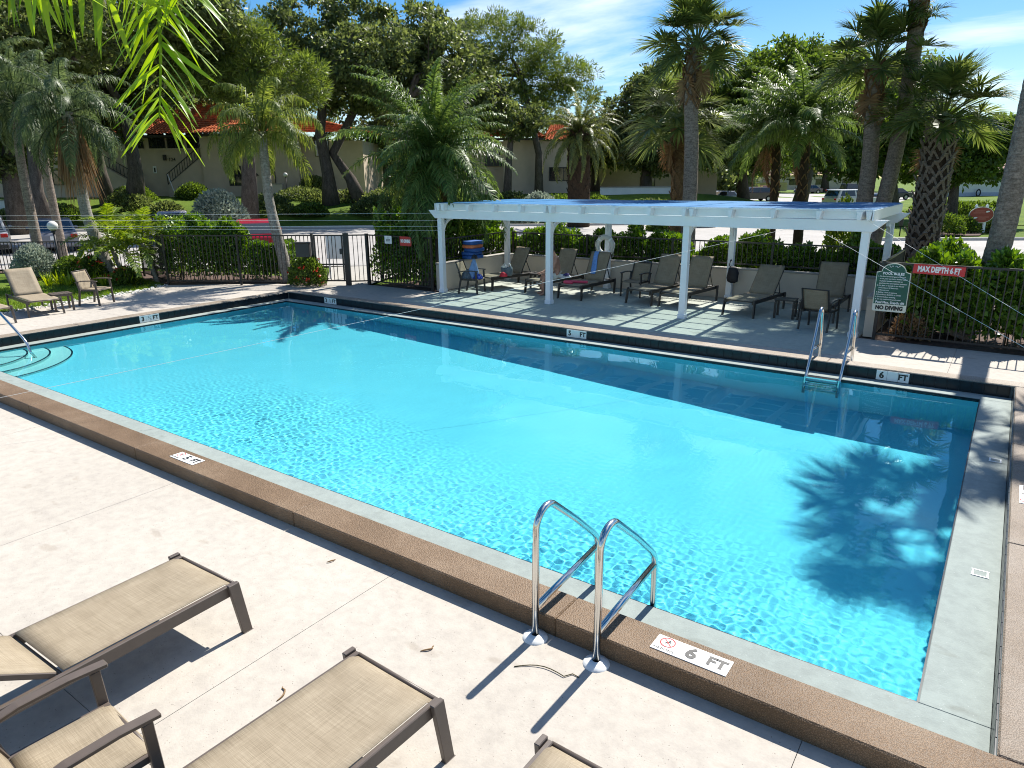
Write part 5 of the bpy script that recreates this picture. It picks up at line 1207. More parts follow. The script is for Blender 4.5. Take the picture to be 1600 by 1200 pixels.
def palm(name, label, base, trunk, rads, frond_fn, nf, els, bark_, seed, group=None, boots=None, dead=None, scale=(.9, 1.1), nvar=9, skirt=None, cat='palm tree', azr=None, hang=0):
    """trunk: points relative to base, last one carries the crown; els = (highest, lowest) frond elevation in degrees"""
    rg = np.random.default_rng(seed); t = thing(name, label, cat, base, 0, group)
    mb = MB(); out, rr = palm_trunk(mb, trunk, rads); mb.build('trunk', bark_, t)
    top = out[-1]; var = [(e, frond_fn(R(e), rg)) for e in np.linspace(els[0], els[1], nvar)]
    for k in range(nf):
        q = (k+.5)/nf; e = els[0]+(els[1]-els[0])*q; i = int(np.argmin([abs(v[0]-e+rg.normal(0, 5)) for v in var]))
        o = bpy.data.objects.new('frond', var[i][1]); C.objects.link(o); o.parent = t
        az = k*2.39996+rg.normal(0, .2) if azr is None else rg.uniform(*azr)
        s = rg.uniform(*scale); o.location = (top.x+.04*math.cos(az), top.y+.04*math.sin(az), top.z-.25*q+.1); o.rotation_euler = (rg.normal(0, .10), 0, az); o.scale = (s, s, s)
    if dead:
        n_, fn_ = dead; n_ = max(2, n_//2); dv = [fn_(R(e), rg) for e in (-58, -72)]
        for k in range(n_):
            o = bpy.data.objects.new('dead_frond', dv[k % 2]); C.objects.link(o); o.parent = t; az = rg.uniform(0, 6.28); s = rg.uniform(.7, .95)
            o.location = (top.x+.1*math.cos(az), top.y+.1*math.sin(az), top.z-.3); o.rotation_euler = (0, 0, az); o.scale = (s, s, s)
    if boots:
        z0, z1, size, nb, bm_ = boots; bo = MB()
        for s_ in (-1, 1):      # a split leaf base: two arms closing upward
            bo.bar((.08, s_*.52, -.05), (.46, s_*.10, .80), .2, .12, (1, 0, 0))
        bo.bar((.44, 0, .72), (.60, 0, 1.0), .34, .1, (1, 0, 0))
        first = None
        for k in range(nb):
            s = z0+(z1-z0)*(k+.5)/nb; j = min(len(out)-2, max(0, min(range(len(out)), key=lambda i: abs(out[i].z-s)))); p = out[j]; az = k*2.39996+rg.normal(0, .08)
            if first is None: o = bo.build('boot', bm_, t); first = o
            else: o = first.copy(); C.objects.link(o); o.parent = t
            o.location = (p.x+rr[j]*.82*math.cos(az), p.y+rr[j]*.82*math.sin(az), s); o.rotation_euler = (rg.normal(0, .08), rg.normal(0, .1), az); q = size*rg.uniform(.85, 1.15); o.scale = (q*.8, q, q)
    if skirt:
        nsk, Lk, wk, mk = skirt; az = rg.uniform(0, 6.28, nsk); r_ = rg.uniform(.05, wk, nsk); root = np.stack([top.x+r_*np.cos(az), top.y+r_*np.sin(az), np.full(nsk, top.z-.2)-rg.uniform(0, .6, nsk)], 1)
        Dr = norm(np.stack([.16*np.cos(az), .16*np.sin(az), np.full(nsk, -1.0)], 1)+rg.normal(0, .06, (nsk, 3)))
        V = strips(root, Dr, Lk*rg.uniform(.4, 1.1, nsk), np.full(nsk, .035), norm(rg.normal(size=(nsk, 3))), np.zeros(nsk)); link('dead_fronds', blades_mesh('dead_fronds', V, mk), t)
    return t
def rel(b, *pts): return [tuple(Vector(p)-Vector(b)) for p in pts]

G_P = 'palms round the pool'
def sabal_fn(sl=.85, pet=1.15, mat='sabal'): return lambda e, rg: fan(pet*rg.uniform(.75, 1.15), e, .42, sl, 52, rg, M[mat], .05, .34)
def queen_fn(L=2.6, ll=.62, mat='queen', droop=1.1, curve=1.9): return lambda e, rg: pinnate(L, e, curve, 70, ll, .026, .1, droop, rg, M[mat], .14, twist=.45)
def phoenix_fn(L=2.9, ll=.5, mat='phoenix', curve=1.15): return lambda e, rg: pinnate(L*rg.uniform(.9, 1.08), e, curve*rg.uniform(.85, 1.2), 84, ll, .034, .15, .8, rg, M[mat], .08, twist=.5, pull=.8)

# left queen palm with a curtain of dead fronds
D = 22.0; b = ground_at(153, D); tr = rel(b, b, site(137, 340, D), site(122, 260, D), site(104, 175, D))
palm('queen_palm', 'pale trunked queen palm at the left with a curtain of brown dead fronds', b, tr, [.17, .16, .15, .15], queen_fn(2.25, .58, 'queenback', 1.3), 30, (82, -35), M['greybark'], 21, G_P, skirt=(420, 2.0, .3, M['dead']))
# second queen palm behind the hedge
D = 21.6; b = ground_at(437, D); tr = rel(b, b, site(424, 330, D), site(415, 265, D), site(409, 205, D))
palm('queen_palm', 'slim queen palm with drooping yellowish fronds behind the gate hedge', b, tr, [.19, .14, .13, .12], queen_fn(2.05, .62, 'queen', 1.55, 2.1), 26, (84, -10), M['greybark'], 22, G_P)
# dim palms massed in the upper left corner
for k, (ub, vt, ut, D_, sd, L_) in enumerate(((40, 160, 25, 25.5, 31, 2.4), (78, 150, 62, 29, 32, 2.5), (-40, 120, -30, 26, 33, 2.6))):
    b = ground_at(ub, D_); lab = ('leaning palm with shaded fronds at the left edge', 'slim shaded palm just left of the dead frond curtain', 'shaded palm whose fronds enter at the left edge')[k]
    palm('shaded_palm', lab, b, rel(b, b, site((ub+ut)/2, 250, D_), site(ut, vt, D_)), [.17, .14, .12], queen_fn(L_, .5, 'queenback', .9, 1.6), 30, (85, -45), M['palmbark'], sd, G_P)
# big feathery date palm
D = 20.6; b = ground_at(664, D); palm('feathery_palm', 'large feathery palm left of the pergola roof, tallest mass in the centre', b, rel(b, b, site(668, 330, D), site(676, 236, D)), [.24, .22, .2], phoenix_fn(3.0, .68), 80, (86, -55), M['palmbark'], 41, G_P, dead=(4, phoenix_fn(2.0, .45, 'dead', .9)), scale=(.62, 1.12), nvar=16)
# canary date palm
D = 46; b = ground_at(905, D); palm('date_palm', 'stout dark trunked date palm in front of the tile roofed house', b, rel(b, b, site(905, 240, D), site(906, 208, D)), [.72, .68, .6], phoenix_fn(3.3, .45, 'canary', 1.6), 70, (86, -40), M['bootcore'], 42, G_P, dead=(8, phoenix_fn(2.6, .4, 'dead', 1.2)), boots=(.5, 5.8, .42, 90, M['bootcore']))
# sabal palms
D = 21.5; b = ground_at(1081, D); palm('sabal_palm', 'tall cabbage palm with smooth grey trunk rising behind the pergola centre', b, rel(b, b, site(1080, 250, D), site(1080, 128, D), site(1088, 74, D)), [.22, .2, .185, .21], sabal_fn(.82, .92), 42, (86, -8), M['palmbark'], 51, G_P, dead=(5, sabal_fn(.75, .8, 'dead')), boots=(4.9, 6.6, .24, 42, M['boot']))
D = 24.5; b = ground_at(1063, D); palm('sabal_palm', 'shorter rusty trunked cabbage palm just behind the tall central one', b, rel(b, b, site(1062, 260, D), site(1060, 190, D)), [.25, .25, .27], sabal_fn(.95, 1.1), 40, (80, -20), M['boot'], 52, G_P, dead=(5, sabal_fn(.75, .8, 'dead')), boots=(1.0, 4.6, .26, 70, M['boot']))
D = 20.5; b = ground_at(1352, D); palm('sabal_palm', 'straight cabbage palm of the twin pair behind the right end of the pergola', b, rel(b, b, site(1358, 260, D), site(1364, 165, D), site(1370, 100, D)), [.24, .21, .2, .2], sabal_fn(.76, .88), 38, (86, -6), M['palmbark'], 53, G_P, dead=(5, sabal_fn(.75, .8, 'dead')), boots=(4.3, 5.8, .24, 40, M['boot']))
D = 20.2; b = ground_at(1368, D); palm('sabal_palm', 'leaning cabbage palm of the twin pair with its crown above the frame', b, rel(b, b, site(1392, 270, D), site(1416, 150, D), site(1430, 60, D), site(1452, -135, D)), [.22, .2, .19, .19, .24], sabal_fn(.85, 1.1), 40, (86, -30), M['palmbark'], 54, G_P, dead=(5, sabal_fn(.75, .8, 'dead')), boots=(6.6, 9.4, .25, 60, M['boot']))
t_ = site(1438, 30, D); rg = np.random.default_rng(9); par = S.objects.get('sabal_palm.003'); 
for k in range(9):
    o = bpy.data.objects.new('frond', fan(.35, R(rg.uniform(-30, 60)), .4, .55, 30, rg, M['sabal'], .035, .5)); C.objects.link(o); o.parent = par; o.location = Vector(t_)-Vector(b)+Vector((0, 0, rg.uniform(-.3, .2))); o.rotation_euler = (0, 0, k*.7)
D = 18.8; b = ground_at(1452, D); palm('sabal_palm', 'thick cabbage palm with criss cross boots right of the pergola', b, rel(b, b, site(1450, 330, D), site(1464, 250, D), site(1472, 186, D)), [.36, .36, .34, .26], sabal_fn(.80, .95), 38, (84, 4), M['bootcore'], 55, G_P, dead=(5, sabal_fn(.75, .8, 'dead')), boots=(.2, 4.15, .27, 200, M['greyboot']))
D = 13.1; b = ground_at(1532, D); palm('sabal_palm', 'thick leaning palm trunk at the right edge with its crown out of frame', b, rel(b, b, site(1549, 420, D), site(1588, 270, D), site(1622, 110, D), site(1662, -80, D), site(1690, -265, D)), [.24, .205, .19, .18, .17, .18], sabal_fn(.78, 1.0), 18, (80, -35), M['palmbark'], 56, G_P, dead=(4, sabal_fn(.75, .8, 'dead')))
# feathery palms right of centre
D = 25; b = ground_at(1257, D); palm('feathery_palm', 'feathery palm with a slim dark trunk right of the pergola centre', b, rel(b, b, site(1257, 240, D), site(1255, 195, D)), [.17, .16, .15], phoenix_fn(2.7, .68, 'phoenix', 1.15), 40, (86, -8), M['bootcore'], 61, G_P, dead=(4, phoenix_fn(2.0, .45, 'dead', .9)), boots=(2.2, 4.2, .17, 30, M['boot']))
D = 27; b = ground_at(1213, D); palm('feathery_palm', 'second feathery palm left of the slim dark trunked one', b, rel(b, b, site(1213, 250, D), site(1210, 205, D)), [.16, .15, .14], phoenix_fn(2.55, .62, 'phoenix', 1.2), 36, (86, -12), M['bootcore'], 62, G_P, dead=(4, phoenix_fn(2.0, .45, 'dead', .9)), boots=(2.2, 4.2, .17, 24, M['boot']))
# small bushy palms on the left lawn
for k, (u, D_, v, sd) in enumerate(((196, 21.4, 382, 71), (170, 22.2, 368, 72), (222, 21.8, 372, 73))):
    b = ground_at(u, D_); palm('small_palm', ('small bright palm at the front of the clump beside the fence', 'small bright palm at the left of the clump beside the fence', 'small bright palm at the right of the clump beside the fence')[k], b, rel(b, b, site(u, v+8, D_)), [.075, .06],
        lambda e, rg: pinnate(1.45, e, 1.4, 36, .42, .042, .3, .35, rg, M['areca'], .2), 15, (80, 0), M['greybark'], sd, 'small palms beside the fence')
# overhanging frond close to the eye: its palm stands just outside the frame on the left
ov = thing('overhanging_palm', 'bright green palm fronds hanging into the top left of the photo', 'palm tree', ground_at(-420, 6.2), 0)
bo_ = ov.location; topp = site(-250, -560, 5.7)
mb = MB(); palm_trunk(mb, [(0, 0, 0), tuple((topp-bo_)*.5+Vector((.15, 0, 0))), tuple(topp-bo_)], [.17, .14, .12]); mb.build('trunk', M['greybark'], ov)
bl_var = []
rgo = np.random.default_rng(77)
for k in range(6):
    n_ = 8; q = np.linspace(0, 1, n_); bend = rgo.uniform(.15, .9); wv = .020; x = q; z = -.35*bend*q**2; wid = wv*np.sin(np.pi*np.clip(.1+.9*q, 0, 1))**.6*(1-q*.35)
    V = np.concatenate([np.stack([x, -wid, z-.004], 1), np.stack([x, 0*x, z+.006], 1), np.stack([x, wid, z-.004], 1)]); i = np.arange(n_-1)
    F_ = np.concatenate([np.stack([i, i+1, n_+i+1, n_+i], 1), np.stack([n_+i, n_+i+1, 2*n_+i+1, 2*n_+i], 1)]); bl_var.append(np_mesh('leaflet', V, F_, M['bright'], True))
def big_frond(path, n, side_len, t0=.25, skip=0):
    P = [Vector(p)-bo_ for p in path]; mb = MB(); out, rr = palm_trunk(mb, P, [.02]+[.012]*(len(P)-2)+[.004], False, 6, .06)
    fr = mb.build('frond', M['bright'], ov); m = len(out)
    for k in range(n):
        q = t0+(1-t0)*k/(n-1)
        for s in (-1, 1):
            if rgo.uniform() < skip: continue
            i = min(m-2, int(q*(m-1))); p = out[i]; T = (out[i+1]-out[max(0, i-1)]).normalized(); vw = Vector((-_f[0], -_f[1], 0)).normalized()
            side_ = T.cross(vw).normalized()*s; d = (side_*rgo.uniform(.7, 1.0)+T*rgo.uniform(.25, .7)+vw*rgo.normal(0, .3)+Vector((0, 0, -.35+rgo.normal(0, .12)))).normalized()
            L_ = side_len*(1-.5*abs(q-.45)**1.2)*(1-.45*q)*rgo.uniform(.85, 1.1)
            o = bpy.data.objects.new('leaflet', bl_var[rgo.integers(6)]); C.objects.link(o); o.parent = fr; o.location = p
            zax = Vector((0, 0, 1)); yax = zax.cross(d).normalized(); zx = d.cross(yax)
            o.rotation_euler = Matrix((d, yax, zx)).transposed().to_euler(); o.rotation_euler.rotate_axis('X', rgo.normal(0, .5)); o.scale = (L_, 1, L_)
big_frond([topp, site(-60, -420, 5.6), site(140, -240, 5.4), site(232, -80, 5.2), site(250, 60, 5.1), site(249, 185, 5.1)], 62, .92, .44)
big_frond([topp, site(-180, -350, 5.0), site(-40, -200, 4.8), site(90, -80, 4.7), site(175, -8, 4.7)], 46, .95, .42)
big_frond([topp, site(-200, -300, 4.4), site(-90, -160, 4.3), site(20, -80, 4.3), site(75, -30, 4.3)], 40, .85, .42)
big_frond([topp, site(-120, -460, 5.2), site(60, -320, 5.0), site(190, -200, 4.9), site(262, -90, 4.9), site(290, -10, 4.9)], 44, .85, .5)
big_frond([topp, site(-330, -420, 5.8), site(-380, -200, 5.8), site(-400, 60, 5.9)], 30, .7, .3)

# ---- broadleaf trees and pines behind
G_T = 'trees beyond the pool fence'
def tree_at(label, u, D_, blobs_px, n, per, leaf, cr, mat, tr_r, seed, kind='oak_tree', z0=0, needle=False, trunk=None, bark_='oakbark', depth_r=None, limbs=True):
    b = ground_at(u, D_, z0-.15); k = D_/1085.8; bl = []
    for (cu, cv, ru, rv) in blobs_px:
        p = site(cu, cv, D_); bl.append((tuple(p-b), (ru*k, (depth_r or max(ru*k*1.25, 2.4)), rv*k)))
    # blob radii are given across / away / up, so rotate the cloud to face along the sight line
    t = crown_tree(kind, label, b, [((0, 0, 0), r) if 0 else (c, r) for c, r in bl], n, per, leaf, cr, M[mat], M[bark_], tr_r, G_T, seed, needle, trunk_pts=rel(b, b, *[site(x, y, D_) for x, y in trunk]) if trunk else None, limbs=limbs)
    return t
tree_at('huge dark spreading oak with a forked trunk behind the left queen palm', 205, 55, [(60, 60, 110, 90), (170, 40, 110, 70), (20, 190, 60, 80), (150, 170, 60, 55), (-60, 120, 90, 150)], 300, 170, .30, 1.3, 'oak', .6, 101, z0=1.3, trunk=[(212, 270), (205, 225), (188, 160)])
tree_at('second forking grey trunked oak just left of the entrance steps', 165, 57, [(110, 130, 70, 60), (215, 120, 60, 55)], 90, 150, .3, 1.1, 'oak', .5, 111, z0=1.2, trunk=[(158, 270), (146, 210), (140, 160)])
tree_at('dense dark pine above the entrance roof', 385, 43, [(330, 70, 62, 62), (390, 85, 55, 50), (440, 125, 62, 42), (345, 118, 60, 34), (290, 30, 40, 40)], 165, 250, .165, .8, 'pine', .4, 102, 'pine_tree', 1.0, True, [(388, 240), (400, 180), (385, 120)])
tree_at('tall airy oak with open crown left of the big feathery palm', 515, 56.5, [(480, 30, 60, 55), (455, 70, 50, 50), (560, 45, 40, 60), (600, 80, 50, 60), (520, 110, 70, 45), (470, 120, 50, 50)], 165, 130, .27, .95, 'oak', .55, 103, z0=1.2, trunk=[(512, 270), (500, 210), (505, 150)])
tree_at('broad oak whose leaning limb shows behind the big feathery palm', 560, 57, [(650, 55, 50, 45), (690, 100, 60, 60), (620, 120, 60, 50), (560, 140, 50, 40), (730, 130, 45, 60)], 165, 130, .28, .98, 'oak', .5, 104, z0=1.5, trunk=[(548, 280), (520, 240), (560, 160)])
tree_at('tall open crowned pine left of the sky gap', 842, 61, [(770, 60, 48, 34), (825, 75, 45, 40), (750, 110, 50, 40), (845, 125, 40, 35), (890, 115, 34, 22), (800, 170, 70, 35), (905, 150, 34, 20), (770, 190, 40, 24)], 190, 190, .18, .78, 'pine', .34, 105, 'pine_tree', 0, True, [(842, 240), (828, 180), (815, 120)])
tree_at('slim oak rising through the tiled roof of the middle house', 790, 56, [(760, 150, 40, 34), (810, 190, 34, 26)], 50, 120, .25, .8, 'oak', .3, 112, trunk=[(795, 250), (800, 200), (790, 160)])
tree_at('rounded tree behind the tall central cabbage palm', 1010, 66, [(1000, 175, 46, 36), (1050, 150, 60, 50), (1110, 160, 50, 45), (1020, 230, 60, 40), (1120, 220, 60, 45), (960, 215, 34, 30)], 210, 150, .32, 1.15, 'oak', .6, 106, trunk=[(1010, 270), (1015, 230)])
tree_at('dark rounded tree behind the two feathery palms', 1165, 78, [(1180, 165, 60, 45), (1130, 215, 60, 40), (1200, 225, 70, 40)], 150, 150, .36, 1.3, 'fig', .6, 107, trunk=[(1160, 270), (1168, 230)])
tree_at('broad flat topped tree above the feathery palms', 1250, 62, [(1250, 105, 90, 36), (1190, 140, 60, 40), (1310, 130, 60, 38), (1250, 165, 100, 45)], 210, 160, .30, 1.0, 'fig', .55, 108, trunk=[(1262, 270), (1252, 210), (1250, 160)])
tree_at('dense round tree behind the twin cabbage palms', 1400, 52, [(1400, 125, 60, 30), (1370, 180, 80, 55), (1330, 235, 60, 40), (1430, 220, 50, 55)], 200, 170, .28, .95, 'fig', .5, 109, trunk=[(1390, 270), (1398, 220), (1400, 170)])
tree_at('spreading leafy tree between the fat palm and the garage', 1495, 44, [(1510, 225, 38, 36), (1550, 220, 46, 34), (1480, 250, 36, 40), (1590, 215, 30, 30), (1520, 265, 46, 20)], 130, 170, .24, .75, 'fig', .3, 110, trunk=[(1492, 290), (1500, 260)])
tree_at('distant tree line at the right edge beyond the garage', 1600, 150, [(1560, 225, 60, 32), (1640, 215, 70, 45), (1700, 220, 60, 40)], 90, 150, .6, 2.6, 'far', .8, 113, trunk=[(1600, 260), (1602, 240)])
tree_at('dark tree mass at the back of the car park', 1290, 140, [(1240, 245, 70, 28), (1330, 240, 60, 30), (1150, 245, 70, 28), (1420, 250, 50, 28)], 120, 150, .55, 2.3, 'far', .7, 114, trunk=[(1290, 275), (1292, 255)])
tree_at('dark trees behind the white panelled wall', 980, 88, [(940, 235, 50, 26), (1000, 250, 60, 26), (1060, 245, 40, 28)], 90, 140, .4, 1.5, 'oak', .6, 115, trunk=[(982, 280), (985, 255)])
tree_at('dense tree filling the upper left corner behind the shaded palms', 20, 44, [(20, 40, 80, 60), (-60, 100, 80, 100), (40, 140, 60, 60), (0, 220, 60, 60)], 200, 170, .26, 1.0, 'oak', .6, 116, trunk=[(15, 260), (20, 180)])

for k, (u, D_, bl_, l) in enumerate(((330, 74, [(250, 120, 90, 60), (380, 130, 90, 50)], 'dark tree crowns rising behind the apartment roof'), (600, 76, [(560, 190, 70, 60), (650, 200, 70, 60), (720, 210, 60, 60)], 'dark trees filling the gap between the two tiled houses'),
        (80, 70, [(60, 140, 110, 80), (-60, 160, 90, 90)], 'dark trees behind the left end of the apartment building'), (930, 74, [(900, 225, 50, 36), (960, 220, 50, 34)], 'dark bushy trees behind the date palm'))):
    tree_at(l, u, D_, bl_, 120, 150, .36, 1.5, 'oak', .5, 130+k, z0=1.0 if u < 800 else 0, trunk=[(u, 270), (u+3, 230)])
tree_at('big shading tree over the left car park, its crown filling the top left', 62, 41, [(60, 50, 110, 62), (190, 40, 100, 55), (-60, 40, 90, 70), (280, 30, 60, 40), (335, 32, 50, 40)], 220, 150, .26, 1.1, 'oak', .4, 140, trunk=[(58, 300), (50, 220), (60, 120)])
rgw = np.random.default_rng(44); nw = 26000; lw_ = rgw.uniform(-110, 40, nw); Dw = 118+rgw.uniform(-4, 4, nw); zz = (5.5+2.2*np.sin(lw_*.31)+1.5*np.sin(lw_*.83))*rgw.uniform(0, 1, nw)**.6+.5
Pw = np.stack([Dw*fw[0]+lw_*rt[0], Dw*fw[1]+lw_*rt[1], zz], 1); tag(link('far_wood', quads_mesh('far_wood', leaf_quads(Pw, norm(rgw.normal(size=(nw, 3))), 1.0, .7, rgw), M['oak'])), 'dark far wood closing the gaps between the houses', 'wood', kind='stuff')
tree_at('leafy oak added for shade directly behind the big feathery palm', 640, 53, [(600, 105, 60, 50), (680, 85, 60, 50), (550, 95, 50, 45), (725, 140, 40, 40)], 95, 130, .28, 1.0, 'oak', .4, 141, z0=.6, trunk=[(640, 290), (636, 220), (640, 150)])  # added oak, its crown placed to shade the lawn beyond the road
# ---- hedges and shrubs
def hedge(label, path, h, wd, n, leaf, mat, seed, name='hedge', cat='hedge', group=None, top_var=.25, zb=.05, shoots=True):
    rg = np.random.default_rng(seed); P = np.array([(p[0], p[1]) for p in path]); seg = np.linalg.norm(np.diff(P, axis=0), axis=1); cum = np.concatenate([[0], np.cumsum(seg)])
    t = thing(name, label, cat, (P[0][0], P[0][1], 0), 0, group); s = rg.uniform(0, cum[-1], n); x = np.interp(s, cum, P[:, 0]); y = np.interp(s, cum, P[:, 1])
    dx = np.interp(s+.01, cum, P[:, 0])-np.interp(s-.01, cum, P[:, 0]); dy = np.interp(s+.01, cum, P[:, 1])-np.interp(s-.01, cum, P[:, 1]); l = np.hypot(dx, dy)+1e-9; nx_, ny_ = -dy/l, dx/l
    kn = rg.uniform(-1, 1, int(cum[-1]/.16)+3); hv = h*(1+top_var*(np.sin(s*2.1+seed)*.35+np.sin(s*5.3+seed*2)*.25+.5*np.interp(s/.16, np.arange(len(kn)), kn))); q = rg.uniform(0, 1, n)**.55; z = zb+(hv-zb)*q
    off = rg.uniform(-1, 1, n); off = np.sign(off)*np.abs(off)**.6*wd/2*(1-.35*q**3)*(1+.3*np.sin(s*4+z*3))
    Pt = np.stack([x+nx_*off-P[0][0], y+ny_*off-P[0][1], z], 1)
    out_ = np.stack([nx_*np.sign(off), ny_*np.sign(off), np.zeros(n)], 1)
    Dr = norm(out_*.4+np.array([0, 0, .75])+rg.normal(0, .55, (n, 3))); L_ = leaf*rg.uniform(.7, 1.3, n)
    V = leaf_quads(Pt, Dr, L_, L_*.62, rg); link('foliage', quads_mesh('foliage', V, M[mat]), t)
    mb = MB(); m = int(cum[-1]/.22)
    for k in range(m):
        s0 = (k+.5)/m*cum[-1]; a = Vector((np.interp(s0, cum, P[:, 0])-P[0][0]+rg.normal(0, .08), np.interp(s0, cum, P[:, 1])-P[0][1]+rg.normal(0, .08), -.03)); e = a+Vector((rg.normal(0, .16), rg.normal(0, .16), h*rg.uniform(.7, .98)))
        mb.tube([a, a.lerp(e, .5)+Vector((rg.normal(0, .07), rg.normal(0, .07), 0)), e], [.016, .012, .005], 5, False)
    mb.build('stems', M['stem'], t); return t
def shrub(label, c, rad, n, leaf, mat, seed, name='shrub', group=None, flowers=0, cat='shrub', aspect=.55):
    rg = np.random.default_rng(seed); t = thing(name, label, cat, c, 0, group); rx_, ry_, rz_ = rad
    lob = norm(rg.normal(size=(14, 3))); lob[:, 2] = np.abs(lob[:, 2]); d = norm(rg.normal(size=(n, 3))); d[:, 2] = np.abs(d[:, 2])*1.0-.12
    bump_ = 1+.22*np.max(d@lob.T, axis=1)**8-.12; q = rg.uniform(.35, 1, n)**.5
    P = d*np.array(rad)*(q*bump_)[:, None]+np.array([0, 0, rz_*.16]); Dr = norm(d*.7+np.array([0, 0, .5])+rg.normal(0, .5, (n, 3))); L_ = leaf*rg.uniform(.7, 1.3, n)
    link('foliage', quads_mesh('foliage', leaf_quads(P, Dr, L_, L_*aspect, rg), M[mat]), t); mb = MB()
    for k in range(12):
        e = Vector(d[k]*np.array(rad)*.8); e.z = abs(e.z)+.1; mb.tube([(0, 0, -.05), tuple(e*.5+Vector((0, 0, .05))), tuple(e)], [.022, .014, .005], 5, False)
    mb.build('stems', M['stem'], t)
    if flowers:
        f = rg.integers(0, n, flowers); Pf = np.repeat(d[f]*np.array(rad)*bump_[f][:, None]*1.02+np.array([0, 0, rz_*.18]), 7, 0); Df = norm(rg.normal(size=(len(Pf), 3))+np.array([0, 0, .6])); link('flowers', quads_mesh('flowers', leaf_quads(Pf+rg.normal(0, .02, Pf.shape), Df, .06, .05, rg), M['flower']), t)
    return t
G_H = 'broad leaved hedges behind the fences'
def off_line(a, b, d):
    a, b = Vector((a[0], a[1])), Vector((b[0], b[1])); n = (b-a).normalized(); n = Vector((-n.y, n.x)); return [tuple(a+n*d), tuple(b+n*d)]
hedge('dense hedge behind the fence between the small palms and the slim queen palm', [(-21.0, 12.3), (-19.6, 13.3)], 1.75, 1.0, 13000, .10, 'clusia', 1, group=G_H)
hedge('lower end of the left hedge where the red car shows above it', [(-19.5, 13.4), (-18.5, 14.1)], 1.12, 1.0, 8000, .10, 'clusia', 8, group=G_H)
hedge('hedge turning away behind the oblique fence by the small palm', [(-22.9, 12.6), (-21.2, 12.0)], 1.75, .9, 7000, .10, 'clusia', 2, group=G_H)
hedge('hedge right of the gate behind the red NO DIVING sign', [(-15.75, 15.6), (-15.0, 15.15), (-13.2, 15.2)], 2.0, 1.0, 15000, .11, 'clusia', 3, group=G_H)
hedge('long hedge along the back of the pergola', [(-13.6, 18.7), (-2.1, 18.7)], 1.36, .85, 42000, .105, 'clusia', 4, group=G_H, top_var=.34)
hedge('hedge at the left end of the pergola', [(-13.75, 15.2), (-13.75, 18.4)], 1.8, .8, 11000, .105, 'clusia', 5, group=G_H)
hedge('bright hedge behind the fence carrying the pool rules sign', [(-1.45, 15.45), (1.4, 15.4), (7.5, 15.35)], 1.36, 1.0, 40000, .135, 'clusia', 6, group=G_H, top_var=.3)
shrub('bright bushy hedge corner above the pool rules sign', (-1.05, 16.6, .0), (.85, .8, 1.75), 8000, .125, 'clusia', 7, 'shrub', 'shrubs inside the yard')
shrub('silvery grey bush above the left hedge', ground_at(336, 38, .2), (1.75, 1.4, 2.5), 9000, .16, 'silver', 11, 'silver_shrub', 'silver bushes')
shrub('silvery grey bush at the far left behind the lounger', ground_at(28, 23.0), (.72, .65, 1.15), 6000, .085, 'silver', 12, 'silver_shrub', 'silver bushes')
shrub('pale silvery shrub in front of the tile roofed house', ground_at(843, 50), (1.6, 1.2, 2.1), 5000, .2, 'silver', 13, 'silver_shrub', 'silver bushes')
shrub('low pale silvery shrub left of the date palm', ground_at(812, 49), (1.5, 1.2, 1.3), 4000, .2, 'silver', 15, 'silver_shrub', 'silver bushes')
shrub('small pale shrub at the foot of the tall central palm', ground_at(1102, 45), (1.0, 1.0, 1.2), 2600, .16, 'silver', 14, 'silver_shrub', 'silver bushes')
shrub('red flowered bush by the pale palm trunk at the left', ground_at(122, 21.9), (.55, .5, .85), 3200, .085, 'fig', 21, 'flowering_shrub', 'red flowered bushes', 26)
shrub('red flowered bush in front of the slim queen palm by the gate', ground_at(466, 20.7), (.62, .5, .95), 3600, .085, 'fig', 22, 'flowering_shrub', 'red flowered bushes', 26)
shrub('low red flowered bush under the small palms', ground_at(172, 21.2), (.5, .45, .55), 2200, .08, 'fig', 23, 'flowering_shrub', 'red flowered bushes', 14)
shrub('dark leafy bush behind the bromeliads', ground_at(88, 22.6), (.9, .5, .75), 3600, .09, 'fig', 24, 'shrub', 'shrubs inside the yard')
shrub('reddish low plant at the foot of the pool rules sign', (-1.35, 14.95, 0), (.32, .25, .5), 900, .08, 'dead', 25, 'shrub', 'shrubs inside the yard')
G_S = 'shrubs round the apartment building'
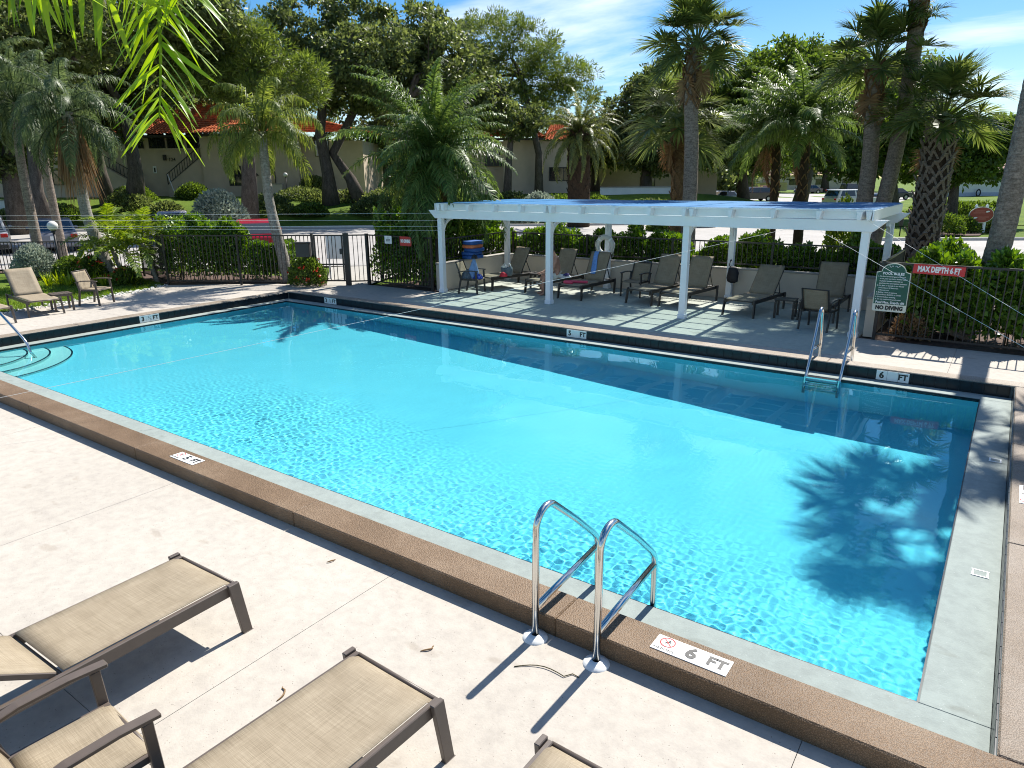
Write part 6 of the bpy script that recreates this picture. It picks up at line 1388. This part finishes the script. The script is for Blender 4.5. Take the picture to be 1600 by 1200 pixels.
for k, (u, D_, z, rx_, rz_, mt, l) in enumerate(((205, 60, 1.55, 3.0, 1.3, 'fig', 'clipped shrub left of the entrance steps'), (195, 55, .9, 3.0, 1.6, 'oak', 'darker shrub bank below the clipped shrub'), (215, 49, .25, 2.3, .9, 'fig', 'rounded low shrub at the foot of the entrance steps'),
        (300, 60, 1.5, 1.8, 1.5, 'fig', 'shrub right of the entrance steps under the stair'), (470, 59, 1.3, 3.4, 1.3, 'oak', 'dark shrub row in front of the low garden wall'), (545, 58, 1.1, 2.6, 1.3, 'oak', 'dark shrub right of the leaning oak'),
        (490, 63.3, 1.6, 1.6, 2.0, 'oak', 'dark leafy plant above the low garden wall'), (80, 50, .5, 3.6, 1.2, 'fig', 'yellowish shrub row behind the left globe lamp'), (15, 49, .4, 2.6, 1.1, 'oak', 'dark shrub at the left edge by the white wall'), (415, 54, .7, 2.6, 1.5, 'oak', 'dark shrub behind the slim queen palm trunk'), (590, 52.5, .5, 2.8, 1.5, 'oak', 'dark shrub on the lawn left of the big feathery palm'), (480, 53, .6, 1.6, .9, 'fig', 'low green shrub on the lawn under the leaning oak'), (650, 51, .3, 2.8, 1.7, 'oak', 'dark shrub on the lawn behind the big feathery palm'), (255, 52.5, .5, 1.3, 1.2, 'oak', 'small dark shrub beside the foot of the entrance steps'), (610, 60, .9, 3.2, 1.6, 'oak', 'dark shrub below the big feathery palm'), (700, 56, .0, 3.0, 2.0, 'oak', 'dark shrubs left of the tile roofed house'),
        (800, 54, 0, 2.4, 2.2, 'oak', 'green shrub against the wall of the tile roofed house'), (870, 53, 0, 2.6, 2.0, 'fig', 'leafy shrub left of the date palm trunk'), (935, 52, 0, 1.7, 1.9, 'fig', 'leafy shrub right of the date palm trunk'), (965, 50, 0, 2.4, 1.5, 'oak', 'low dark shrub in front of the white panelled wall'), (1025, 52, 0, 2.4, 1.6, 'oak', 'dark shrub left of the tall central palm'), (1050, 42, 0, 1.4, 1.0, 'fig', 'shrub at the roadside left of the tall central palm'))):
    shrub(l, ground_at(u, D_, z-.1), (rx_, 1.3, rz_), 3400, .2, mt, 40+k, 'shrub', G_S)
for k, (u, D_, rx_, rz_, l) in enumerate(((1480, 37.5, 1.25, 1.15, 'leafy shrub left of the oval sign'), (1512, 38.6, 1.0, .9, 'small shrub just left of the oval sign posts'), (1560, 39.0, 1.0, 1.0, 'shrub behind the oval sign'), (1500, 52, 3.6, 1.15, 'long low hedge in the right lawn'), (1470, 53.5, 2.2, 1.2, 'low hedge left end in the right lawn'), (1540, 54, 2.6, 1.1, 'low hedge right end in the right lawn'), (1325, 22.6, .5, 2.5, 'yellow green plant tip showing above the pergola roof'))):
    shrub(l, ground_at(u, D_, -.05), (rx_, .7, rz_), 2600, .13 if D_ < 45 else .18, 'fig' if k < 6 else 'areca', 70+k, 'shrub', 'shrubs in the right lawn')
# yellow green blade plants in a row
bl = []
rgb = np.random.default_rng(3)
for k in range(4):
    n = 26; az = rgb.uniform(0, 6.28, n); el = rgb.uniform(.7, 1.45, n); Dr = np.stack([np.cos(az)*np.cos(el), np.sin(az)*np.cos(el), np.sin(el)], 1); root = np.stack([.05*np.cos(az), .05*np.sin(az), 0*az], 1)
    bl.append(blades_mesh('blades', strips(root, Dr, rgb.uniform(.35, .62, n), np.full(n, .045), np.tile([[0, 0, 1.0]], (n, 1)), rgb.uniform(.05, .35, n)), M['yellowgreen']))
labs = ['yellow green blade plant at the left end of the row', 'second yellow green blade plant from the left', 'third yellow green blade plant from the left', 'fourth yellow green blade plant from the left', 'fifth yellow green blade plant from the left', 'sixth yellow green blade plant from the left', 'seventh yellow green blade plant, beside the pale palm trunk', 'yellow green blade plant right of the pale palm trunk', 'last yellow green blade plant on the right under the small palms']
for k, u in enumerate((45, 62, 76, 90, 103, 118, 136, 158, 176)):
    t = thing('blade_plant', labs[k], 'plant', ground_at(u, 21.1+.25*(k % 2)), rgb.uniform(0, 6), 'yellow green blade plants in a row'); o = link('blades', bl[k % 4], t); o.scale = (1, 1, rgb.uniform(.8, 1.15))
# fallen leaves and twigs on the near deck
for k, (x, y, z, rz, l) in enumerate(((-1.98, 3.12, .004, .3, 'long dry grass stem lying below the left ladder rail'), (-.62, 2.93, .004, -.4, 'dry stem curled on the deck near the bottom right'), (-2.75, 2.87, .004, 1.2, 'small curled dry leaf on the deck left of the ladder'), (-3.2, 2.05, .004, 2.0, 'thin dry leaf lying between the loungers'), (-4.15, 3.25, .006, .8, 'brown dry leaf on the deck by the coping'))):
    rg = np.random.default_rng(90+k); L_ = (.42, .34, .1, .12, .07)[k]; pts = [Vector((L_*(q-.5), .12*L_*math.sin(q*4+k)+(.15*L_*(q > .8)), z+.006*math.sin(q*3.1))) for q in np.linspace(0, 1, 10)]
    mb = MB(); mb.tube(pts, [.0035 if k < 2 else .006*math.sin(math.pi*(.15+.7*i/9)) for i in range(10)], 5); o = mb.build('dry_leaf', M['stem'] if k < 2 else M['dead'], None, (x, y, 0), rz); tag(o, l, 'leaf', 'dry leaves and stems on the deck')
